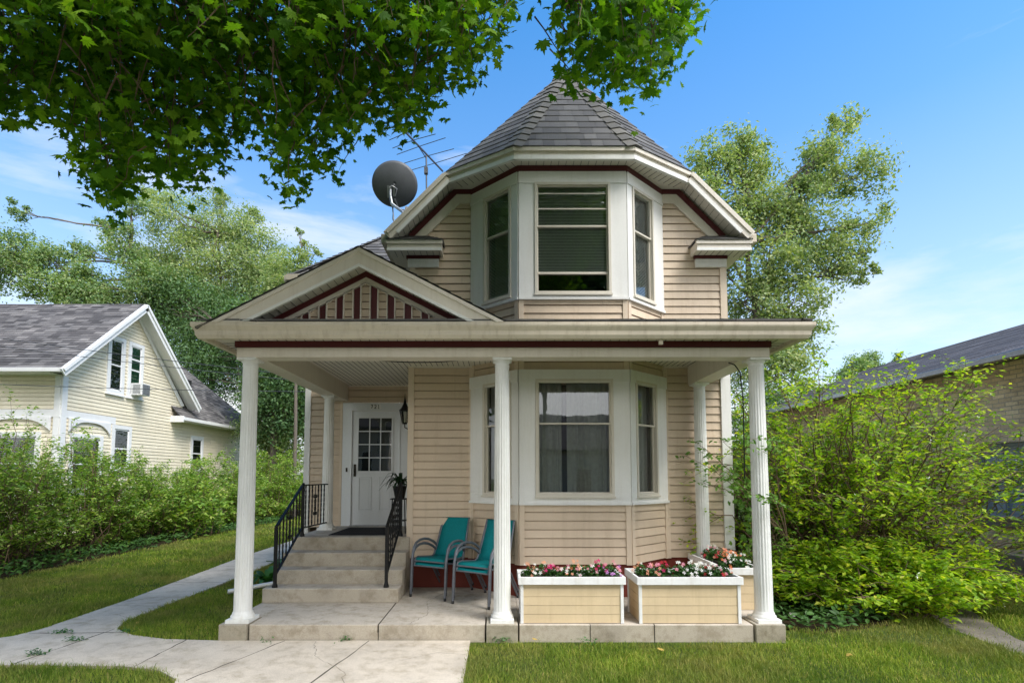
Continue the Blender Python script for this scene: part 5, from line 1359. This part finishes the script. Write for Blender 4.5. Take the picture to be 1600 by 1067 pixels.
# lawn grass
HOUSE_RECT = [(-3.36,8.84),(3.3,7.2),(3.3,17.2),(-3.36,17.2)]
SLAB = [(-2.95,5.44),(3.0,5.44),(3.0,7.3),(3.3,7.3),(-3.0,8.9),(-2.95,8.9)]
GRAV = [(5.45,3),(5.0,4.6),(5.12,6.0),(5.85,7.6),(7.1,9.6),(7.5,9.4),(6.3,7.2),(5.5,5.6),(5.42,4.6),(5.85,3)]
BED = [(3.02,6.05),(3.5,5.85),(4.6,6.2),(6.0,7.7),(6.6,9.2),(4.5,11),(3.0,9)]
WALKN = [(x,y) for x,y in WALK]
def grass(y0, y1, x0, x1, dens, w, h):
    n = int((y1-y0)*(x1-x0)*dens); x = RNG.uniform(x0,x1,n); y = RNG.uniform(y0,y1,n)
    j = RNG.normal(0,.022,(2,n))
    keep = ~(pip(x+j[0],y+j[1],WALKN) | pip(x,y,SLAB) | pip(x,y,HOUSE_RECT) | pip(x,y,BED)) & ~(pip(x,y,GRAV) & (RNG.random(n) < .93)) & ~(x < -8.35+RNG.normal(0,.12,n))
    x, y = x[keep], y[keep]; n = len(x)
    clump = np.sin(x*3.1+np.sin(y*2.3)*1.7)*np.sin(y*2.7+np.sin(x*1.9)*2.1)
    keep = RNG.random(n) < .80+.20*clump; x, y, clump = x[keep], y[keep], clump[keep]; n = len(x)
    hh = h*RNG.uniform(.4,1.2,n)*(1+.35*clump)*np.where(RNG.random(n)<.015,1.7,1); a = RNG.uniform(0,2*np.pi,n); la = RNG.uniform(0,2*np.pi,n); lean = hh*RNG.uniform(.1,.9,n)
    dx, dy = np.cos(a)*w*.5, np.sin(a)*w*.5; ox, oy = np.cos(la)*lean, np.sin(la)*lean
    V = np.zeros((n,5,3)); z0 = np.full(n,-.005)
    V[:,0] = np.stack([x-dx,y-dy,z0],1); V[:,1] = np.stack([x+dx,y+dy,z0],1)
    V[:,2] = np.stack([x+dx*.8+ox*.4,y+dy*.8+oy*.4,hh*.6],1); V[:,3] = np.stack([x-dx*.8+ox*.4,y-dy*.8+oy*.4,hh*.6],1)
    V[:,4] = np.stack([x+ox,y+oy,hh*RNG.uniform(.75,1,n)],1)
    b = (np.arange(n)*5)[:,None]
    Fc = np.concatenate([b+np.array([[0,1,2]]), b+np.array([[0,2,3]]), b+np.array([[3,2,4]])],1)
    return V.reshape(-1,3), Fc.reshape(-1), n
VS, FS, off = [], [], 0
for a_ in ((3.6,5.4,-5.2,7.2,8500,.0042,.058),(5.4,7.4,-8.4,-2.9,6200,.005,.058),(5.4,8,3.0,8.9,3500,.006,.06),(7.4,10,-8.4,-3.3,3600,.007,.06),(10,15,-8.4,-3.3,1500,.011,.065),(15,26,-8.6,-3.3,600,.018,.07),(8,12,3.3,8.9,900,.012,.07),(2.0,3.6,-6,7,1500,.008,.06)):
    v, f, n = grass(*a_); VS.append(v); FS.append(f+off); off += len(v)
o = fast_mesh('lawn_grass', np.concatenate(VS), np.concatenate(FS), 3, 'grass'); tag(o,'mown green lawn grass with paler dry patches','grass',kind='stuff')
# weeds in the joints
P = []
for (cx_,cy_,n_) in ((-4.45,5.05,26),(-4.4,5.45,22),(-4.75,5.72,26),(-4.05,5.73,16),(-1.6,5.46,12),(.9,5.40,16),(-2.4,5.43,8),(.02,5.44,18)):
    P += [(cx_+random.gauss(0,.06),cy_+random.gauss(0,.03),random.uniform(.02,.07)) for _ in range(n_*3)]
P = np.array(P); o = leaves('joint_weeds',P,rand_unit(len(P))*.6+np.array([0,0,1.]),.028*RNG.uniform(.6,1.4,len(P)),OVAL6,OVAL6_F,'hosta'); tag(o,'tiny green weeds in the joints of the walk','weeds',kind='stuff')
# fallen leaves and litter
for (px_,py_,s_,lab) in ((1033,1014,.07,'curled tan fallen leaf on the lawn before the middle planter'),(836,998,.06,'tan fallen leaf on the lawn before the left planter'),(214,972,.05,'tiny fallen leaf on the side walk'),(68,908,.07,'pale fallen leaf on the left lawn'),(1325,1022,.06,'small fallen leaf on the lawn before the big bush')):
    p_ = on_z(px_,py_,.05 if px_ != 214 else .03); v = [(x*s_*1.3,y*s_*1.3,z*s_*1.3+.02*abs(x)*s_*8) for x,y,z in MAPLE]
    m = MB(); m.add(v,MAPLE_F); tag(m.build('fallen_leaf','yellowleaf',loc=p_,rot=(.3,.2,px_*.7)),lab,'leaf')
p_ = on_z(1238,962,.05); m = MB(); m.add([(-.03,0,0),(.03,-.01,0),(.035,.02,.03),(-.02,.03,.035),(0,.01,.05)],[(0,1,2,3),(1,2,4),(0,4,3)]); tag(m.build('paper_scrap','white',loc=p_),'small white scrap of paper on the grass beside the corner pier','litter')
p_ = Vector((1.40,6.35,.181)); m = MB(); m.lathe([(.05,0),(.06,.05),(.05,.11),(.03,.13)],(0,0,0),14); o = m.build('watering_jug','petal_orange',loc=p_); M  # small yellow object between planters
tag(o,'small orange-yellow pot on the slab between the planters','pot')

# ------------------------------------------------------------------ foreground maple
CAN1 = [(-420,-420),(-420,230),(-60,215),(0,185),(40,198),(75,200),(112,222),(100,250),(128,262),(140,300),(165,325),(185,345),(205,310),(212,282),(240,280),(270,300),(306,292),(325,265),(350,262),(372,240),(375,200),(392,195),(415,232),(430,290),(445,312),(474,318),(480,290),(500,275),(532,282),(528,250),(545,225),(560,195),(590,185),(600,208),(645,214),(655,190),(690,165),(700,130),(735,140),(748,105),(770,75),(800,55),(808,0),(812,-420)]
CAN2 = [(852,-420),(850,0),(870,30),(890,52),(878,80),(872,120),(890,138),(905,150),(918,128),(940,132),(960,150),(978,158),(1000,140),(1018,152),(1040,148),(1040,118),(1058,95),(1062,60),(1085,35),(1096,0),(1130,-420)]
def sample(poly, n, inset=0):
    xs = [p[0] for p in poly]; ys = [p[1] for p in poly]; out = []
    x = RNG.uniform(min(xs),max(xs),n*4); y = RNG.uniform(min(ys),max(ys),n*4); k_ = pip(x,y,poly)
    return np.stack([x[k_],y[k_]],1)[:n]
MT = Vector((-3.6,-2.2,0)); t = thing('maple_tree','large maple whose leafy branches hang into the top of the view','tree',MT)
m = MB(); m.tube(wobble([Vector((0,0,0)),Vector((.05,0,1)),Vector((0,.1,2.2)),Vector((.1,.2,3.6))],.02),[.42,.36,.33,.30],14); m.build('trunk','bark',t)
limbs = MB(); fk = Vector((.1,.2,3.5)); lp = []
ends = [at(x,y,Y)-MT for x,y,Y in ((150,60,4.6),(330,60,4.9),(520,40,4.6),(700,-20,4.6),(960,-40,4.9),(60,-60,3.6),(-200,40,4.5),(250,-250,3.6),(600,-260,3.4),(1000,-300,3.8),(430,-120,4.2))]
for e_ in ends:
    pth = wobble(bez(fk,fk.lerp(e_,.5)+Vector((0,0,1.3)),e_,9),.05); lp.append(pth); limbs.tube(pth,[.14*(1-.1*k_)+.012 for k_ in range(9)],7)
AX = []
S1 = sample(CAN1, 5900); S2 = sample(CAN2, 1150)
# keep twig anchors a little above their leaves: cluster spread ~ 25 px
def edge_ok(q, poly): 
    return pip(q[:,0],np.maximum(q[:,1]+16,-400),poly) & pip(q[:,0]-14,q[:,1],poly) & pip(q[:,0]+14,q[:,1],poly)
anchors = []
for S_, poly in ((S1,CAN1),(S2,CAN2)):
    anchors += [tuple(p) for p in S_[edge_ok(S_,poly)]]
tips = [(182,318),(186,335),(170,300),(214,268),(246,272),(300,275),(305,285),(345,252),(395,210),(432,268),(448,298),(470,305),(478,282),(508,262),(528,270),(545,205),(598,196),(640,200),(610,180),(690,150),(708,118),(738,125),(760,70),(790,45),(800,20),(885,110),(884,70),(905,136),(938,122),(975,145),(1012,138),(1034,138),(1030,120),(1050,85),(1075,38),(1085,12),(120,240),(135,280),(60,188),(20,178)]
anchors += tips
LP, LN, LT, LS = [], [], [], []
tw = MB()
for (ax, ay) in anchors:
    Y = random.uniform(3.5,5.3) if ay > 60 else random.uniform(3.0,5.6)
    if (ax,ay) in tips: Y = random.uniform(4.4,5.1)
    c = at(ax,ay,Y)-MT
    cand = [pth[k_] for pth in lp for k_ in range(4,9)]; s_ = min(cand, key=lambda p_: (p_-c).length+random.uniform(0,.5))
    if (s_-c).length > .75: s_ = c+Vector((random.uniform(-.3,.3),random.uniform(-.2,.2),random.uniform(.3,.6)))
    mid = s_.lerp(c,.5)+Vector((0,0,.10)); pth = bez(s_,mid,c,5)
    if random.random() < .6: tw.tube(wobble(pth,.012),[.008,.006,.005,.0035,.002],4,False)
    nl = random.randint(7,11)
    for k_ in range(nl):
        b = pth[random.choice((2,3,4,4,4))]+Vector((random.gauss(0,.085),random.gauss(0,.09),random.gauss(-.01,.085)))
        if random.random() < .25: b = c+Vector((random.gauss(0,.05),random.gauss(0,.06),random.uniform(-.10,0)))
        px_ = 780+F_PX*(b+MT).x/(b+MT).y
        LP.append(tuple(b)); LN.append((random.gauss(0,.55),random.gauss(-.45,.55),random.gauss(.55,.4))); LT.append((random.gauss(0,.45),random.gauss(0,.45),-1)); LS.append(random.choice((random.uniform(.06,.095),random.uniform(.08,.14))))
limbs.build('limbs','bark',t); tw.build('twigs','stem',t)
P = np.array(LP); Z = np.array(LN); Z /= np.linalg.norm(Z,axis=1,keepdims=True); T_ = np.array(LT); T_ -= Z*np.sum(T_*Z,1,keepdims=True); T_ /= np.linalg.norm(T_,axis=1,keepdims=True); X_ = np.cross(T_,Z)
tm = np.array(MAPLE); V = P[:,None,:]+np.array(LS)[:,None,None]*(X_[:,None,:]*tm[None,:,0:1]+T_[:,None,:]*tm[None,:,1:2]+Z[:,None,:]*tm[None,:,2:3]*RNG.uniform(.2,1.8,(len(P),1,1)))
idx = (np.arange(len(P))*len(tm))[:,None,None]+np.array(MAPLE_F)[None]
fast_mesh('crown', V.reshape(-1,3), idx.reshape(-1), 3, 'maple', t)
print('maple leaves', len(P))

# ================================================================== LIGHT, SKY, CAMERA
SUN_EL, SUN_AZ = R(SUNEL), R(SUNAZ)          # azimuth measured from +Y towards +X
sun = bpy.data.lights.new('sun','SUN'); sun.energy = SUNE; sun.angle = R(SUNANG); sun.color = (1,.955,.88)
so = bpy.data.objects.new('sun', sun); COL.objects.link(so)
d = Vector((math.sin(SUN_AZ)*math.cos(SUN_EL), math.cos(SUN_AZ)*math.cos(SUN_EL), math.sin(SUN_EL)))
so.rotation_euler = d.to_track_quat('Z','Y').to_euler()
w = bpy.data.worlds.new('World'); scene.world = w; w.use_nodes = True; nt = w.node_tree; nt.nodes.clear()
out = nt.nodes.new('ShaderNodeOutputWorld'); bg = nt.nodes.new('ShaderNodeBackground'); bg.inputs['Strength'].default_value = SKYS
sky = nt.nodes.new('ShaderNodeTexSky'); sky.sky_type = 'NISHITA'; sky.sun_disc = False; sky.sun_elevation = SUN_EL; sky.sun_rotation = SUN_AZ
sky.air_density = 1.0; sky.dust_density = .3; sky.ozone_density = 2.5
tc = nt.nodes.new('ShaderNodeTexCoord')
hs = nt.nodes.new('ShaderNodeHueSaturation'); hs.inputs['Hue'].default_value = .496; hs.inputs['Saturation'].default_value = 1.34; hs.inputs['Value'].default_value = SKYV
nt.links.new(sky.outputs[0], hs.inputs['Color'])
mp = nt.nodes.new('ShaderNodeMapping'); mp.inputs['Scale'].default_value = (1.1,1.1,4.2); mp.inputs['Location'].default_value = CLOC; mp.inputs['Rotation'].default_value = (0,R(9),0)
nt.links.new(tc.outputs['Generated'], mp.inputs[0])
nz = nt.nodes.new('ShaderNodeTexNoise'); nz.inputs['Scale'].default_value = 1.7; nz.inputs['Detail'].default_value = 9; nz.inputs['Roughness'].default_value = .58; nz.inputs['Distortion'].default_value = .35
nt.links.new(mp.outputs[0], nz.inputs['Vector'])
sx = nt.nodes.new('ShaderNodeSeparateXYZ'); nt.links.new(tc.outputs['Generated'], sx.inputs[0])
def mth(op, a, b=0.0, c=None):
    n = nt.nodes.new('ShaderNodeMath'); n.operation = op
    for i, v in enumerate((a,b,c) if c is not None else (a,b)):
        if isinstance(v,(int,float)): n.inputs[i].default_value = v
        else: nt.links.new(v, n.inputs[i])
    return n.outputs[0]
# more cloud low down, to the left, and an added unseen bank behind the viewer as fill light
low = mth('MULTIPLY_ADD', sx.outputs['Z'], -.66, .285)
left = mth('MULTIPLY', sx.outputs['X'], .02)
back = mth('MULTIPLY', mth('MAXIMUM', mth('MULTIPLY', sx.outputs['Y'], -1.0), -.12), .40)
tot = mth('ADD', mth('ADD', mth('ADD', nz.outputs['Fac'], low), left), back)
cf = ramp(nt, tot, [(.48,(0,0,0)),(.60,(.38,.38,.38)),(.78,(.95,.95,.95))])
cm = nt.nodes.new('ShaderNodeMix'); cm.data_type = 'RGBA'
nt.links.new(cf, cm.inputs[0]); nt.links.new(hs.outputs[0], cm.inputs[6])
cb = mth('MULTIPLY_ADD', mth('MAXIMUM', mth('MULTIPLY', sx.outputs['Y'], -1.0), 0.0), BACKFILL, CLOUDF)  # cloud brightened out of view, added fill for the house front
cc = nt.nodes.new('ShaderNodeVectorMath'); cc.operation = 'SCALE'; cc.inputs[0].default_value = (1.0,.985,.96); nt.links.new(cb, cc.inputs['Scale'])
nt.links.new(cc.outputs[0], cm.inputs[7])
hz = nt.nodes.new('ShaderNodeMix'); hz.data_type = 'RGBA'
hf = ramp(nt, sx.outputs['Z'], [(0,(.85,.85,.85)),(.12,(.62,.62,.62)),(.30,(.40,.40,.40)),(.52,(.12,.12,.12)),(.75,(0,0,0))])
nt.links.new(hf, hz.inputs[0]); nt.links.new(cm.outputs[2], hz.inputs[6]); hz.inputs[7].default_value = (HAZE*.93,HAZE*.98,HAZE*1.04,1)
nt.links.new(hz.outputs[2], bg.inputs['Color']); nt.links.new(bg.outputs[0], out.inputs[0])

cam = bpy.data.cameras.new('camera'); co_ = bpy.data.objects.new('camera', cam); COL.objects.link(co_)
co_.location = (0,0,EYE); co_.rotation_euler = (R(90)+PITCH,0,0)
cam.sensor_width = 36; cam.lens = 36*F_PX/1600; cam.shift_x = 20/1600; cam.shift_y = 156.5/1600; cam.clip_start = .05; cam.clip_end = 1000
scene.camera = co_
scene.view_settings.view_transform = 'Standard'; scene.view_settings.look = 'None'; scene.view_settings.exposure = 0
scene.render.engine = 'CYCLES'
scene.cycles.use_denoising = True
scene.cycles.max_bounces = 8; scene.cycles.transparent_max_bounces = 12; scene.cycles.diffuse_bounces = 4
scene.cycles.sample_clamp_indirect = 6
